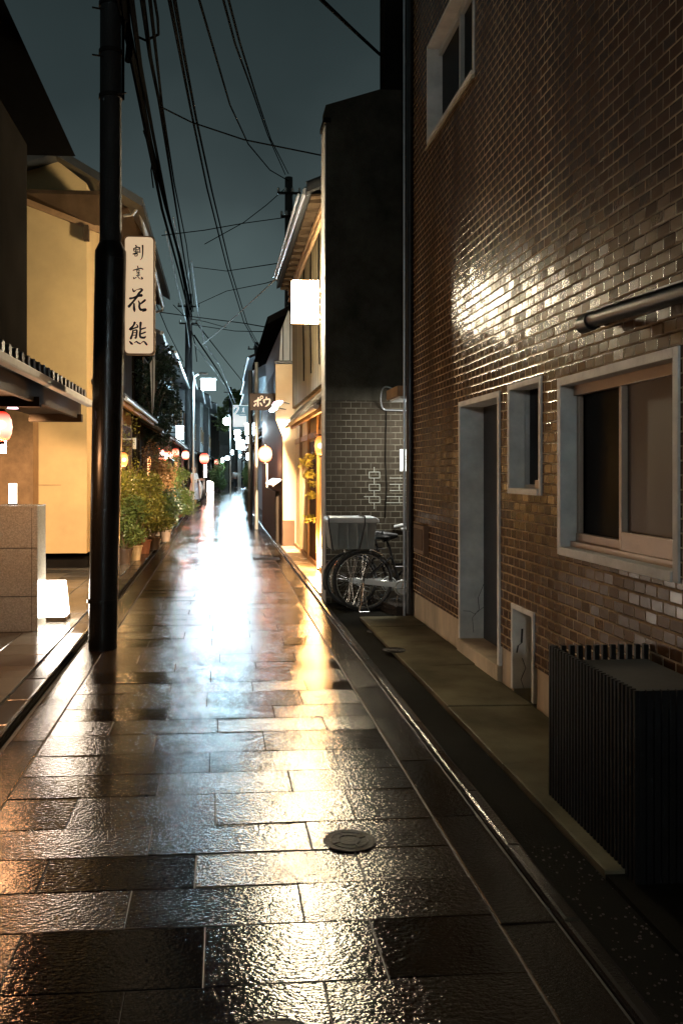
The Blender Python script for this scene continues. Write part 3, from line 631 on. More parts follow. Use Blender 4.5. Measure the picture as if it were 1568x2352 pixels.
# bicycles (lie along X, rear wheel to the left)
def bicycle(name, label, loc, wr, det, rz=0, wheelbase=1.08):
    t_ = thing(name, label, 'bicycle', loc, 'bicycles parked in the gap')
    fx = wheelbase; hub = (0,0,wr); fh = (fx,0,wr)
    for c0 in (hub, fh):
        m = MB(); m.torus(c0, wr-.018, .018, 'y', 48, 8); wh = m.build('wheel', M['rubber'], t_, world=False, smooth=True)
        m = MB(); m.torus(c0, wr-.040, .009, 'y', 48, 6); m.build('rim', M['chrome'], wh, world=False, smooth=True)
        m = MB()
        for i in range(32):
            a = 2*math.pi*i/32; s = 1 if i % 2 else -1; a2 = a+s*.5*(1 if (i//2) % 2 else -1)
            m.tube([(c0[0]+.018*math.cos(a2), s*.025, c0[2]+.018*math.sin(a2)), (c0[0]+(wr-.045)*math.cos(a), 0, c0[2]+(wr-.045)*math.sin(a))], .0016, 4, cap=False)
        m.build('spokes', M['chrome'], wh, world=False)
        m = MB(); m.lathe([(.012,-.05),(.022,-.04),(.022,.04),(.012,.05)], c0, 10, 'y'); m.build('hub', M['chrome'], wh, world=False, smooth=True)
        m = MB(); pts = [(c0[0]+(wr+.018)*math.cos(R(q)), 0, c0[2]+(wr+.018)*math.sin(R(q))) for q in (range(20, 205, 10) if c0 is hub else range(30, 160, 10))]
        m.tube(pts, .016, 6); m.build('mudguard', det['guard'], t_, world=False, smooth=True)
    bb = (.44,0,.27); st_ = (.30,0,.74); hd = (.86,0,.66); hb = (.82,0,.78)
    m = MB(); fr = .014
    for s in (-1, 1):
        m.tube([(0,s*.055,wr),(.44,s*.035,.27)], .009, 6); m.tube([(0,s*.055,wr),(.33,s*.02,.62)], .008, 6)
        m.tube([(fx,s*.05,wr),(hd[0]+.03,s*.035,.60),(hd[0],0,.66)], .011, 6)
    m.tube([bb,(.33,0,.62),st_], .015, 8); m.tube([bb,(.62,0,.42),hd], .018, 8); m.tube([(.36,0,.50),(.60,0,.50),(hd[0]-.01,0,.70)], .014, 8); m.tube([(hd[0]+.01,0,.60),hb], .018, 8)
    m.build('frame', det['frame'], t_, world=False, smooth=True)
    m = MB(); m.tube([st_,(.27,0,.82)], .012, 8); m.lathe([(.02,0),(.085,.012),(.095,.04),(.05,.065)], (.23,0,.81), 12); m.tube([(.23,0,.85),(.40,0,.86)], [.07,.022], 8)
    m.build('saddle', M['black'], t_, world=False, smooth=True)
    m = MB(); m.tube([hb,(.79,0,.93)], .012, 8)
    for s in (-1, 1): m.tube([(.79,0,.93),(.80,s*.12,.97),(.76,s*.24,.97),(.62,s*.27,.94)], .011, 8)
    hbo = m.build('handlebar', M['chrome'], t_, world=False, smooth=True)
    for s in (-1, 1): m = MB(); m.tube([(.66,s*.262,.95),(.55,s*.28,.925)], .017, 8); m.build('grip', M['silver'], hbo, world=False, smooth=True)
    m = MB(); m.lathe([(.085,-.055),(.09,-.05),(.09,-.04)], bb, 20, 'y'); m.prism([(.40,-.06,.33),(-.02,-.065,wr+.035),(-.04,-.065,wr-.01),(.02,-.065,wr-.03),(.40,-.06,.27)], (0,.012,0)); m.build('chain_case', M['silver'], t_, world=False, smooth=True)
    m = MB(); m.tube([(bb[0],-.085,bb[2]),(bb[0],.085,bb[2])], .012, 8); m.tube([(bb[0]-.075,-.075,bb[2]),(bb[0]+.075,-.075,bb[2])], .006, 6); m.torus((bb[0],-.075,bb[2]), .075, .006, 'y', 24, 6); m.tube([(bb[0],-.08,bb[2]),(bb[0]+.03,-.09,bb[2]+.16)], .009, 6); m.tube([(bb[0],.07,bb[2]),(bb[0]-.03,.08,bb[2]-.16)], .009, 6)
    cs = m.build('crankset', M['chrome'], t_, world=False, smooth=True)
    m = MB(); m.box(bb[0]-.02, bb[0]+.08, -.18, -.10, bb[2]+.15, bb[2]+.175); m.build('pedal', M['rubber'], cs, world=False); m = MB(); m.box(bb[0]-.08, bb[0]+.02, .09, .17, bb[2]-.175, bb[2]-.15); m.build('pedal', M['rubber'], cs, world=False)
    m = MB()
    for s in (-1, 1): m.tube([(0,s*.06,wr),(-.03,s*.09,.10),(-.06,s*.10,.008),(.06,s*.10,.008),(.02,s*.09,.10),(0,s*.06,wr)], .006, 6)
    m.tube([(-.06,-.10,.008),(-.06,.10,.008)], .006, 6); m.build('stand', M['chrome'], t_, world=False, smooth=True)
    m = MB()
    for s in (-1, 1): m.tube([(0,s*.07,wr),(-.08,s*.08,wr+.37)], .005, 6); m.tube([(0,s*.07,wr),(.10,s*.08,wr+.37)], .005, 6); m.tube([(-.20,s*.08,wr+.37),(.24,s*.08,wr+.37)], .006, 6)
    for i in range(4): m.tube([(-.18+i*.12,-.08,wr+.37),(-.18+i*.12,.08,wr+.37)], .005, 6)
    m.build('carrier', det['carrier'], t_, world=False, smooth=True)
    t_.rotation_euler = (0,0,rz); return t_
h0 = P(833, 1329, 9.85)
bicycle('bicycle', 'black city bicycle with silver chain case carrying the grey crate', (h0.x, 9.85, .0), .345, dict(frame=M['black'], guard=M['chrome'], carrier=M['black']))
h1 = P(806, 1345, 10.2)
bicycle('bicycle', 'dark bicycle with smaller wheels standing behind the crate bicycle', (h1.x, 10.2, .0), .31, dict(frame=M['darkwall'], guard=M['black'], carrier=M['chrome']), rz=R(-3))
ct = thing('storage_crate', 'grey plastic crate with pale lid strapped on the rear carrier', 'crate', (h0.x, 9.85, .72))
xa, xb = P(752, 1200, 9.75).x, P(861, 1200, 9.75).x; zt = .345+.378
m = MB(); m.prism([(xa+.03,9.66,zt),(xb-.03,9.66,zt),(xb,9.64,zt+.30),(xa,9.64,zt+.30)], (0,.36,0)); 
for i in range(1, 5): x = xa+(xb-xa)*i/5; m.box(x-.008, x+.008, 9.632, 9.645, zt+.02, zt+.29)
m.build('body', M['crate'], ct, bevel=.01)
m = MB(); m.prism([(xa-.02,9.61,zt+.30),(xb+.02,9.61,zt+.30),(xb+.02,9.61,zt+.335),(xb-.01,9.61,zt+.36),(xa+.01,9.61,zt+.36),(xa-.02,9.61,zt+.335)], (0,.42,0)); m.build('lid', M['crate_lid'], ct, bevel=.006)
m = MB(); 
for x, dx in ((xa-.005, .05), (xa+.40, -.06)):
    m.tube([(x+dx,9.625,zt-.01),(x,9.60,zt+.29),(x,9.60,zt+.37),(x,10.04,zt+.37)], .008, 6)
m.build('strap', M['black'], ct, smooth=True)

# ================================================================== white lit sign 
ws = thing('lit_sign', 'white glowing sign box with faint pink characters high over the lane', 'sign', (1.3, 11.6, 3.5))
YS = 11.55; a, b = P(671, 643, YS), P(732, 742, YS)
m = MB(); m.box(a.x, b.x, YS, YS+.12, b.z, a.z); m.build('light_panel', M['signwhite'], ws, bevel=.012)
m = MB(); m.box(a.x-.008, b.x+.008, YS+.02, YS+.10, a.z+.001, a.z+.012); m.box(a.x-.008, b.x+.008, YS+.02, YS+.10, b.z-.012, b.z-.001); m.bar((b.x,YS+.06,a.z-.12), (1.62,YS+.06,a.z-.12), .03); m.bar((b.x,YS+.06,b.z+.1), (1.62,YS+.06,b.z+.1), .03); m.build('bracket', M['wood'], ws)
m = MB(); k = .627*11.6/F/3.135
def to_s(x, y): return (a.x+(x-535)*k, YS-.003, a.z-(y-1490)*k)
strokes(m, [[(605,1830,8),(620,1850,10)],[(640,1795,6),(648,1830,8)],[(575,1885,7),(610,1870,10),(625,1865,7)],[(612,1845,7),(610,1890,9),(600,1905,5)],[(640,1830,6),(645,1890,6),(643,1930,9)],
            [(712,1805,8),(750,1780,8),(762,1760,9)],[(740,1780,7),(750,1810,8)],[(720,1830,4),(780,1800,7)],[(775,1800,8),(790,1820,5)],[(785,1855,11),(800,1845,9)],[(735,1830,5),(745,1850,5)]], to_s)
m.build('lettering', M['signpink'], ws, fixn=False)

# ================================================================== vertical cream sign on the near pole
YP = 7.94; pb = gnd(238, 1487)
ys_ = 8.08; a, b = P(287, 543, ys_), P(352, 813, ys_)
vs = thing('vertical_sign', 'tall cream sign board with four black brush characters on the pole', 'sign', (a.x, ys_, b.z))
def rrect(x0, x1, z0, z1, r, y, n=5):
    o = []
    for cx, cz, a0 in ((x1-r,z1-r,0),(x0+r,z1-r,90),(x0+r,z0+r,180),(x1-r,z0+r,270)):
        for i in range(n+1): q = R(a0+90*i/n); o.append((cx+r*math.cos(q), y, cz+r*math.sin(q)))
    return o
m = MB(); m.prism(rrect(a.x-.012, b.x+.014, b.z-.006, a.z+.012, .035, ys_+.004), (0,.07,0)); m.build('rim', M['signrim'], vs)
m = MB(); m.prism(rrect(a.x, b.x, b.z+.006, a.z, .035, ys_), (0,.01,0)); m.build('panel', M['signcream'], vs)
m = MB(); kx = .627*8.2/F/4.9
def to_v(x, y): return (a.x+(x-100)*kx, ys_-.001, a.z-(y-125)*kx)
K = [
 [(285,272,22),(302,300,16)],[(250,335,12),(300,308,18),(345,312,16),(335,348,8)],[(255,325,20),(250,368,12)],[(262,352,11),(330,345,12)],[(255,380,11),(335,372,12)],[(292,310,14),(290,405,16)],
 [(240,428,20),(290,405,16),(345,390,12)],[(270,428,12),(276,466,12)],[(272,430,12),(318,420,14),(306,462,12)],[(278,464,10),(305,458,10)],[(356,302,12),(360,400,16)],[(405,270,24),(408,340,20),(405,430,18),(392,495,13),(360,530,4)],
 [(318,634,14),(326,668,17)],[(240,712,14),(310,690,18),(380,675,18),(415,695,14)],[(304,706,9),(304,738,10)],[(304,712,10),(348,706,12),(342,740,9)],[(306,740,9),(342,738,9)],[(300,760,10),(352,752,13),(330,776,10)],[(330,770,14),(325,828,17)],[(296,802,13),(362,790,14)],
 [(246,828,10),(256,860,20)],[(268,852,15),(302,828,11)],[(328,828,8),(350,852,16),(344,862,5)],[(378,824,10),(402,852,24),(370,864,8)],
 [(230,1032,12),(252,1080,26),(295,1055,9),(340,1040,14),(385,1036,24),(402,1062,28)],[(392,1062,28),(345,1110,32),(300,1185,32)],[(182,1206,32),(250,1192,26),(320,1160,32),(392,1146,44)],
 [(302,1180,32),(240,1262,28),(162,1352,38)],[(256,1292,24),(258,1370,34),(262,1405,34),(265,1440,12)],[(328,1240,12),(352,1290,28),(348,1350,30),(375,1400,34),(430,1392,28),(455,1400,38),(405,1432,12)],[(452,1226,30),(400,1272,28),(350,1312,14)],
 [(270,1620,34),(245,1680,26),(185,1748,32),(250,1728,22),(325,1700,24)],[(300,1655,14),(328,1692,18)],[(240,1762,22),(228,1830,26),(200,1912,32)],[(240,1772,16),(302,1758,22),(302,1820,26),(288,1895,26),(262,1890,8)],[(245,1808,12),(292,1800,12)],[(235,1850,12),(288,1844,12)],
 [(372,1622,36),(366,1700,28),(364,1745,24)],[(462,1714,18),(410,1730,22),(365,1748,20)],[(370,1745,24),(360,1810,30),(368,1878,30),(435,1888,30),(458,1858,12)],[(458,1790,20),(400,1815,22),(365,1828,12)],
 [(178,1955,16),(212,1992,32),(238,2008,12)],[(255,1985,8),(300,1958,20),(322,1980,20),(355,1992,16)],[(300,1965,14),(350,1990,22),(372,2002,10)],[(365,1996,8),(425,1955,18),(468,2000,30),(486,2022,12)]]
K = [[(x_, y_, w_*1.28) for x_, y_, w_ in st] for st in K]
for lo, hi in ((0,580),(580,950),(950,1500),(1500,3000)):
    m = MB(); strokes(m, [st for st in K if lo <= st[0][1] < hi], to_v, eps=.00004); m.build('character', M['ink'], vs, fixn=False)
m = MB(); m.bar((a.x-.10,ys_+.03,a.z-.2), (a.x+.02,ys_+.03,a.z-.2), .02); m.bar((a.x-.10,ys_+.03,b.z+.2), (a.x+.02,ys_+.03,b.z+.2), .02); m.build('bracket', M['black'], vs)

# ================================================================== near utility pole
np_ = thing('utility_pole', 'near black utility pole with a thick lower sleeve at the kerb', 'utility pole', (pb.x, YP, 0))
xt = P(254, 300, YP).x; xm = P(254, 605, YP).x
m = MB(); m.tube([(pb.x,YP,-.02),(xm,YP,3.50)], [.128,.140], 28); m.tube([(xm,YP,3.50),(xm,YP,3.58),(xm,YP,3.66)], [.140,.138,.098], 28)
m.lathe([(.139,0),(.139,.03)], (pb.x+.001,YP,.42), 28); m.build('sleeve', M['pole'], np_, smooth=True)
m = MB(); m.tube([(xm,YP,3.6),(xt,YP,6.0),(xt,YP,10.0)], [.098,.094,.085], 24); m.build('shaft', M['pole_top'], np_, smooth=True)
for z in (4.95, 5.35, 5.78): m = MB(); m.lathe([(.106,0),(.106,.035)], (xt,YP,z), 20); m.build('band', M['iron'], np_, smooth=True)
for z, s in ((5.30,-1),(5.72,-1),(4.97,1)):
    m = MB(); m.tube([(xt,YP-.06,z),(xt+s*.15,YP-.10,z)], .008, 6); m.build('step_bolt', M['iron'], np_, smooth=True)
m = MB(); m.tube([(xt+.11,YP,4.95),(xt+.115,YP,9)], .014, 8); m.tube([(xt+.155,YP,5.3),(xt+.17,YP+.05,5.5),(xt+.15,YP+.02,5.65)], [.03,.035,.02], 10); m.build('cable_joint', M['cable'], np_, smooth=True)

# ================================================================== far poles
def pole(name, label, loc, h, r, arms, mat=None, extra=True):
    t_ = thing(name, label, 'utility pole', loc, 'utility poles along the lane')
    m = MB(); m.tube([(loc[0],loc[1],0),(loc[0],loc[1],h)], [r,r*.85], 14); m.build('shaft', mat or M['pole_top'], t_, smooth=True)
    for z, wd in arms:
        m = MB(); m.bar((loc[0]-wd,loc[1]-.1,z), (loc[0]+wd,loc[1]-.1,z), .07); ar = m.build('crossarm', M['iron'], t_)
        m = MB()
        for q in (-.9, -.3, .3, .9): m.lathe([(.02,0),(.045,.03),(.03,.06),(.045,.09),(.02,.14)], (loc[0]+wd*q,loc[1]-.1,z+.03), 8)
        m.build('insulator', M['silver'], ar, smooth=True)
    return t_
p2 = P(433, 1160, 41); pole('utility_pole', 'tall utility pole left of the lane beside the bright street lamp', (p2.x, 41, 0), 9.9, .19, ((9.3,.5),(8.5,.42)))
m = MB(); m.tube([(p2.x,41,-.05),(p2.x,41,2.35)], .225, 16); m.build('sleeve', M['pole'], [o for o in C.objects if o.name.startswith('utility_pole')][-1], smooth=True)
p3 = P(663, 405, 26); pole('utility_pole', 'dark utility pole rising behind the right hand gutter', (p3.x, 26, 0), 10.4, .14, ((9.9,.35),(9.2,.25)))
p4 = P(589, 800, 50); pole('utility_pole', 'far right utility pole beside the lit box sign', (p4.x, 50, 0), 9.0, .15, ((8.6,.5),))
p5 = P(520, 960, 82); pole('utility_pole', 'most distant utility pole left of the lane end', (P(529,960,82).x, 82, 0), 9.5, .16, ((9.0,.6),(8.3,.5)))

# ================================================================== wires
def wire(pts, r, label, mat=None, sag=0.0, cat='cable'):
    """pts: photo points with depth; points between are spaced so that the wire runs straight in depth"""
    out = []
    for (x0,y0,Y0), (x1,y1,Y1) in zip(pts, pts[1:]):
        for i in range(7):
            s = i/7; out.append(P(x0+(x1-x0)*s, y0+(y1-y0)*s, 1/((1-s)/Y0+s/Y1)))
    out.append(P(*pts[-1]))
    r *= 1.45; m = MB(); m.tube(out, r, 6); return tag(m.build('overhead_cable', mat or M['cable'], smooth=True), label, cat, 'overhead cables across the lane')
wire([(262,-60,6.5),(300,120,10),(335,300,14),(372,480,20),(410,620,29),(438,735,41)], .022, 'thickest overhead cable leaving the near pole on its left side')
wire([(296,-40,6.5),(322,150,10),(350,300,14),(385,480,20),(418,620,29),(440,725,41)], .018, 'overhead cable second to the right of the near pole')
wire([(322,-40,6.5),(345,130,10),(365,230,13),(392,400,19),(424,600,30),(444,715,41)], .016, 'overhead cable third to the right of the near pole')
wire([(340,-40,6.5),(372,240,12),(400,420,19),(428,560,28),(446,700,41)], .011, 'thin overhead cable fourth to the right of the near pole')
wire([(384,-30,7),(413,120,10),(440,260,14),(475,430,19),(520,610,28),(560,740,40),(592,795,50)], .013, 'left one of the twin cables sweeping to the far right pole')
wire([(396,-30,7),(420,110,10),(450,270,14),(487,440,20),(530,620,29),(568,745,41),(597,797,50)], .013, 'right one of the twin cables sweeping to the far right pole')
wire([(452,-20,8),(490,110,10),(528,240,13),(570,330,17),(620,390,22),(663,415,26)], .009, 'thin cable arriving from the left at the dark right pole')
wire([(508,-20,8),(540,100,10),(580,210,14),(615,310,19),(655,400,26)], .009, 'left one of the two thin cables meeting the dark right pole')
wire([(520,-20,8),(550,95,10),(590,225,14),(622,320,19),(662,398,26)], .009, 'right one of the two thin cables meeting the dark right pole')
wire([(700,-40,7),(740,0,7.5),(805,62,9),(872,124,10.6)], .013, 'thick cable crossing the sky to the dark tower')
wire([(372,246,11),(440,280,12),(560,320,12),(748,358,12)], .007, 'thin cable crossing the sky to the dark tiled building')
wire([(372,540,22),(470,528,24),(560,512,25),(662,498,26)], .010, 'level cable from the left bundle to the dark right pole')
wire([(470,560,25),(560,510,26),(612,470,26),(655,432,26)], .009, 'rising cable ending below the top of the dark right pole')
wire([(438,612,34),(520,622,32),(640,604,24)], .010, 'thin cable over the lane level with the top of the lit sign')
wire([(356,715,30),(450,728,34),(560,742,30),(640,756,24)], .012, 'upper one of the cables crossing low to the dark gable roof')
wire([(440,745,40),(540,760,38),(640,762,26)], .012, 'lower one of the cables crossing low to the dark gable roof')
wire([(450,700,38),(520,668,33),(610,650,26),(636,642,20)], .009, 'dark cable running up to the end of the right gutter')
wire([(466,790,36),(520,745,28),(580,690,22),(637,637,18.3)], .011, 'pale lit cable rising to the end of the right gutter', M['cable_lit'])
wire([(440,600,32),(455,720,38),(470,790,40),(505,840,48),(540,925,60)], .020, 'pale lit cable descending past the bright street lamp', M['cable_lit'])
wire([(398,500,22),(420,610,30),(436,690,38),(438,760,41)], .014, 'pale wrapped cable reaching the top of the left pole', M['cable_lit'])
wire([(380,530,22),(404,640,29),(428,740,38),(436,800,41)], .016, 'second pale wrapped cable lower on the left pole', M['cable_lit'])
wire([(566,750,44),(582,785,48),(597,800,50)], .018, 'short pale cable at the top of the far right pole', M['cable_lit'])
wire([(446,770,41),(500,850,60),(528,900,80)], .03, 'dark sagging cable beyond the left pole')
wire([(450,740,41),(520,830,60),(560,880,72)], .02, 'dark cable slanting down to the end of the lane')

wire([(278,-60,6.3),(292,60,8.5),(318,190,11),(346,330,15),(380,470,20),(418,610,29),(440,715,41)], .026, 'wrapped bundle cable directly right of the near pole head')
wire([(352,-20,7),(362,40,8),(364,78,9),(335,92,9.2),(318,84,9.2)], .009, 'loose looped cable hooked to the bundle near the top of the photo')
wire([(330,300,14),(340,330,15),(352,352,16),(347,390,17),(352,430,18)], .010, 'small hanging loop halfway along the left cable bundle')
wire([(436,610,33),(428,660,36),(432,700,40),(437,740,41)], .022, 'short thick cable curling into the left pole head', M['cable_lit'])
wire([(412,600,29),(424,660,34),(430,720,40),(448,790,46),(452,830,50)], .016, 'cable passing the left pole head and dropping beyond it')
wire([(446,790,41),(480,835,52),(520,890,70),(535,930,85)], .022, 'pale cable descending left of the street lamp', M['cable_lit'])
wire([(398,700,36),(420,722,40),(437,732,41),(470,738,44),(520,752,50)], .012, 'thin cable drooping across the left pole head')
wire([(360,700,28),(385,760,34),(405,800,38),(420,830,41)], .012, 'cable falling from the left cables to the leafy tree')
# ================================================================== roofs / eaves
def tile_pent(par, Xe, Xw, Y0, Y1, ze, zw_, mat, spacing=.19, th=.05, ends=True, name='pent_roof', soff=None):
    """tiled lean-to roof: edge Xe at height ze, wall side Xw at height zw_, from Y0 to Y1"""
    m = MB(); m.prism([(Xe,Y0,ze),(Xw,Y0,zw_),(Xw,Y0,zw_-th),(Xe,Y0,ze-th)], (0,Y1-Y0,0)); s = 1 if Xw > Xe else -1
    n = max(2, int((Y1-Y0)/spacing))
    for i in range(n+1):
        y = Y0+(Y1-Y0)*i/n; m.tube([(Xe-s*.01,y,ze+.006),(Xw,y,zw_+.006)], .038, 8)
    if ends:
        for i in range(n+1): y = Y0+(Y1-Y0)*i/n; m.lathe([(.044,0),(.044,.02)], (Xe-s*.012-(.02 if s > 0 else 0),y,ze+.002), 10, 'x')
    ro = m.build(name, mat, par, smooth=True)
    m = MB(); m.box(Xe+s*.03, Xe+s*.07, Y0+.01, Y1-.01, ze-th-.07, ze-th-.002)
    k = Y0+.2
    while k < Y1: m.bar((Xe+s*.05,k,ze-th-.03), (Xw,k,zw_-th-.03), .04, .05); k += .42
    m.build('rafters', soff or M['wood'], ro)
    return ro
def gutter(par, a, b, r, mat, brackets=True):
    a, b = Vector(a), Vector(b); m = MB(); n = 8; d = b-a
    prof = [(r*math.cos(R(q)), r*math.sin(R(q))) for q in range(180, 361, 22)]
    m.tube([a, a+d*.25, a+d*.5, a+d*.75, b], r, 12)
    if brackets:
        k = int(d.length/.9)
        for i in range(k+1): p = a+d*(i/max(1,k)); m.tube([p-d.normalized()*.012, p+d.normalized()*.012], r*1.12, 12)
    return m.build('gutter', mat, par, smooth=True)

# ---------------- L1: near left dark house
l1 = thing('wooden_townhouse', 'near dark wooden house at the left edge with tiled eave and red lantern', 'house', (-4, 4, 0))
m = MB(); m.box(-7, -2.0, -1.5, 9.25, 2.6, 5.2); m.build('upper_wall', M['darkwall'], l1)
m = MB(); m.box(-7, -2.75, -1.5, 9.0, .05, 2.6); m.build('wall', M['brown'], l1)
m = MB()
for y in (3.0, 5.0, 7.0): m.box(-2.75, -2.69, y-.07, y+.07, .07, 2.6)
m.box(-2.10, -2.01, -1.5, 9.0, 2.35, 2.6); m.build('post', M['wood'], l1)
m = MB(); m.box(-2.75, -2.715, 7.1, 8.9, .1, 2.2); m.build('lattice_door', M['lattice'], l1)
ea = onX(132, 348, -1.72); eb = onX(-60, 60, -1.72)
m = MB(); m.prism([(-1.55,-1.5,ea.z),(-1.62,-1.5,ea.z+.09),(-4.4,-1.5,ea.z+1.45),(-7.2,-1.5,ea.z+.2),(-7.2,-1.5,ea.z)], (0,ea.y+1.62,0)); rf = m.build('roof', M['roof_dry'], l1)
tile_pent(l1, -1.45, -2.0, 1.0, 9.35, 2.42, 2.62, M['roof_wet'])
m = MB(); m.box(-1.40, -1.33, 1.0, 9.30, 2.275, 2.345); m.build('gutter', M['lilac'], l1, bevel=.015)
m = MB(); m.box(-1.98, -1.50, 1.0, 9.30, 2.19, 2.235); m.box(-1.95, -1.42, 7.0, 7.1, 2.11, 2.188); m.box(-1.95, -1.42, 9.1, 9.2, 2.11, 2.188); m.box(-1.50, -1.46, 1.0, 9.34, 2.15, 2.36); m.box(-1.95, -1.46, 9.305, 9.34, 2.15, 2.42); m.build('soffit_board', M['wood'], l1)

def lantern(name, label, loc, r, h, mat, mark=None, group=None, power=0, col=(1,.3,.15), cap=True, tail=0):
    t_ = thing(name, label, 'lantern', loc, group); x, y, z = 0, 0, 0
    m = MB(); prof = [(r*.45,-h/2)]
    n = 14
    for i in range(1, n): a = math.pi*i/n; q = math.sin(a)**.6; prof.append((r*(q+(.0 if i % 2 else -.035)), -h/2*math.cos(a)))
    prof.append((r*.45, h/2)); m.lathe(prof, (0,0,0), 20); m.build('paper_shade', mat, t_, world=False, smooth=True)
    if cap:
        m = MB(); m.lathe([(r*.5,h/2-.004),(r*.5,h/2+r*.18)], (0,0,0), 16); m.lathe([(r*.5,-h/2-r*.18),(r*.5,-h/2+.004)], (0,0,0), 16); m.tube([(0,0,h/2),(0,0,h/2+.10)], .006, 6); m.build('rim', M['black'], t_, world=False, smooth=True)
    if mark:
        m = MB()
        for q in ((-.42, .12), (.42, .12), (0, -.5)) if mark == 3 else ((-.4, 0), (.4, 0)):
            for k in range(1):
                cx, cz = q[0]*r, q[1]*r; rr = r*.30; pts = []
                vs_ = [(cx, -math.sqrt(max(.0001, (r*1.02)**2-cx*cx-cz*cz*(2*r/h)**2))-.004, cz)]
                for i in range(12):
                    a = 2*math.pi*i/12; px, pz = cx+rr*math.cos(a), cz+rr*math.sin(a); vs_.append((px, -math.sqrt(max(.0001, (r*1.03)**2-px*px-pz*pz*(2*r/h)**2))-.004, pz))
                m.add(vs_, [(0, i+1, (i+1) % 12+1) for i in range(12)])
        m.build('mark', M['whitemark'], t_, world=False, fixn=False)
    if power: light('POINT', (loc[0], loc[1]-.0, loc[2]-h/2-.10), power, col, r*.6, t_)
    return t_
ll = P(-2, 980, 7.2); lantern('paper_lantern', 'large red paper lantern cut by the left edge of the photo', ll, .105, .25, M['redlan'], 3, power=15, col=(1,.46,.18))
m = MB(); q = P(-2, 1012, 7.2); m.box(q.x-.05, q.x+.055, 7.19, 7.205, q.z-.10, q.z+.04); tag(m.build('paper_card', M['andon'],), 'small lit paper card under the large red lantern', 'card')
q = P(29, 935, 7.9); fl = thing('flood_lamp', 'pinkish oval lamp under the near left eave', 'lamp', q)
m = MB(); m.lathe([(.02,-.05),(.05,-.03),(.055,0),(.03,.015)], (q.x,q.y,q.z+.045), 14); m.build('housing', M['black'], fl, smooth=True)
m = MB(); m.lathe([(.048,0),(.04,.012)], (q.x,q.y,q.z-.012), 16); m.build('lens', M['lamppink'], fl, smooth=True)
light('SPOT', (q.x+.02,q.y,q.z-.05), 620, (1,.66,.40), .05, fl, aim=(-2.7,13.5,.35), spot=R(42), blend=.6)
# granite gate wall, paper lamp on it, floor lantern
gw = thing('granite_gatepost', 'polished granite gatepost block beside the paper floor lantern', 'gatepost', (-2.2, 8.7, .07))
gx = P(86, 1300, 8.45).x
m = MB(); m.box(-3.3, gx, 8.45, 8.85, .07, 1.27); gp = m.build('block', M['granite'], gw, bevel=.006)
m = MB(); m.box(-3.3, gx-.004, 8.445, 8.449, .865, .870); m.box(-3.3, gx-.004, 8.445, 8.449, .405, .410); m.box(gx-.055, gx-.052, 8.445, 8.449, .07, 1.25); m.build('joint', M['ink'], gp)
q = P(29, 1148, 8.62); pl_ = thing('paper_lamp', 'slim glowing paper lamp standing on top of the granite block', 'lamp', (q.x, 8.62, 1.27))
m = MB(); m.box(q.x-.032, q.x+.032, 8.60, 8.66, 1.285, 1.48); m.build('shade', em('slim_lit_paper', (1,.80,.66), 7), pl_); m = MB(); m.box(q.x-.04, q.x+.04, 8.59, 8.67, 1.27, 1.285); m.build('base', M['wood'], pl_)
q = gnd(122, 1424, .07); fb = thing('floor_lantern', 'glowing white paper floor lantern with dark base beside the granite block', 'lantern', q)
m = MB(); h_ = .345
vs_ = [(-.145,-.12,.05),(.145,-.12,.05),(.145,.12,.05),(-.145,.12,.05),(-.115,-.09,h_+.05),(.115,-.09,h_+.05),(.115,.09,h_+.05),(-.115,.09,h_+.05)]
m.add([(q.x+v[0],q.y+v[1],q.z+v[2]) for v in vs_], [(0,3,2,1),(4,5,6,7),(0,1,5,4),(1,2,6,5),(2,3,7,6),(3,0,4,7)]); sh = m.build('paper_shade', M['andon'], fb)
m = MB()
for i, j in ((0,4),(1,5),(2,6),(3,7)): 
    p0 = Vector(vs_[i])*1.0+q; p1 = Vector(vs_[j])+q; m.bar(p0, p1, .008)
m.bar((q.x,q.y-.122,q.z+.05), (q.x,q.y-.092,q.z+h_+.05), .006); m.build('ribs', M['woodl'], sh)
m = MB(); m.box(q.x-.155, q.x+.155, q.y-.13, q.y+.13, q.z, q.z+.05); m.build('base', M['wood'], fb, bevel=.006)
light('POINT', (q.x+.22, q.y-.12, q.z+.30), 9, (1,.84,.66), .12, fb)

# ---------------- L2: ochre gabled house
l2 = thing('ochre_house', 'ochre plastered house with gable end behind the near pole', 'house', (-3, 17, 0))
YG = 14.0; XS_ = -2.1
rid = P(133, 352, YG); eav = P(318, 462, YG); 
gl = [(-6,YG,.3), (XS_,YG,.3), (XS_,YG,P(225,404,YG).z-.12), (rid.x,YG,rid.z-.12), (-4.6,YG,5.9), (-6,YG,5.2)]
m = MB(); m.prism(gl, (0,6.9,0)); m.build('wall', M['ochre'], l2)
m = MB(); m.box(-6, P(77,0,13.6).x, 13.55, YG-.03, .05, 2.75); m.build('side_panel', pm('brown_panel', (.20,.125,.065), .8, spec=.1), l2)
m = MB(); m.box(-6, XS_+.02, YG-.03, YG+6.9, .0, .20); m.build('base_course', M['darkwall'], l2)
m = MB(); s = (eav.z-rid.z)/(eav.x-rid.x)
for (xa_, za), (xb_, zb) in (((rid.x,rid.z),(eav.x+.1,eav.z+s*.1)), ((rid.x,rid.z),(-6.4,rid.z-1.3))):
    m.prism([(xa_,YG-.35,za),(xb_,YG-.35,zb),(xb_,YG-.35,zb-.13),(xa_,YG-.35,za-.13)], (0,7.4,0))
m.build('roof', M['roof'], l2)
m = MB(); m.tube([(rid.x,YG-.37,rid.z+.03),(rid.x,YG+7,rid.z+.03)], .09, 10); m.build('ridge', M['roof'], l2, smooth=True)
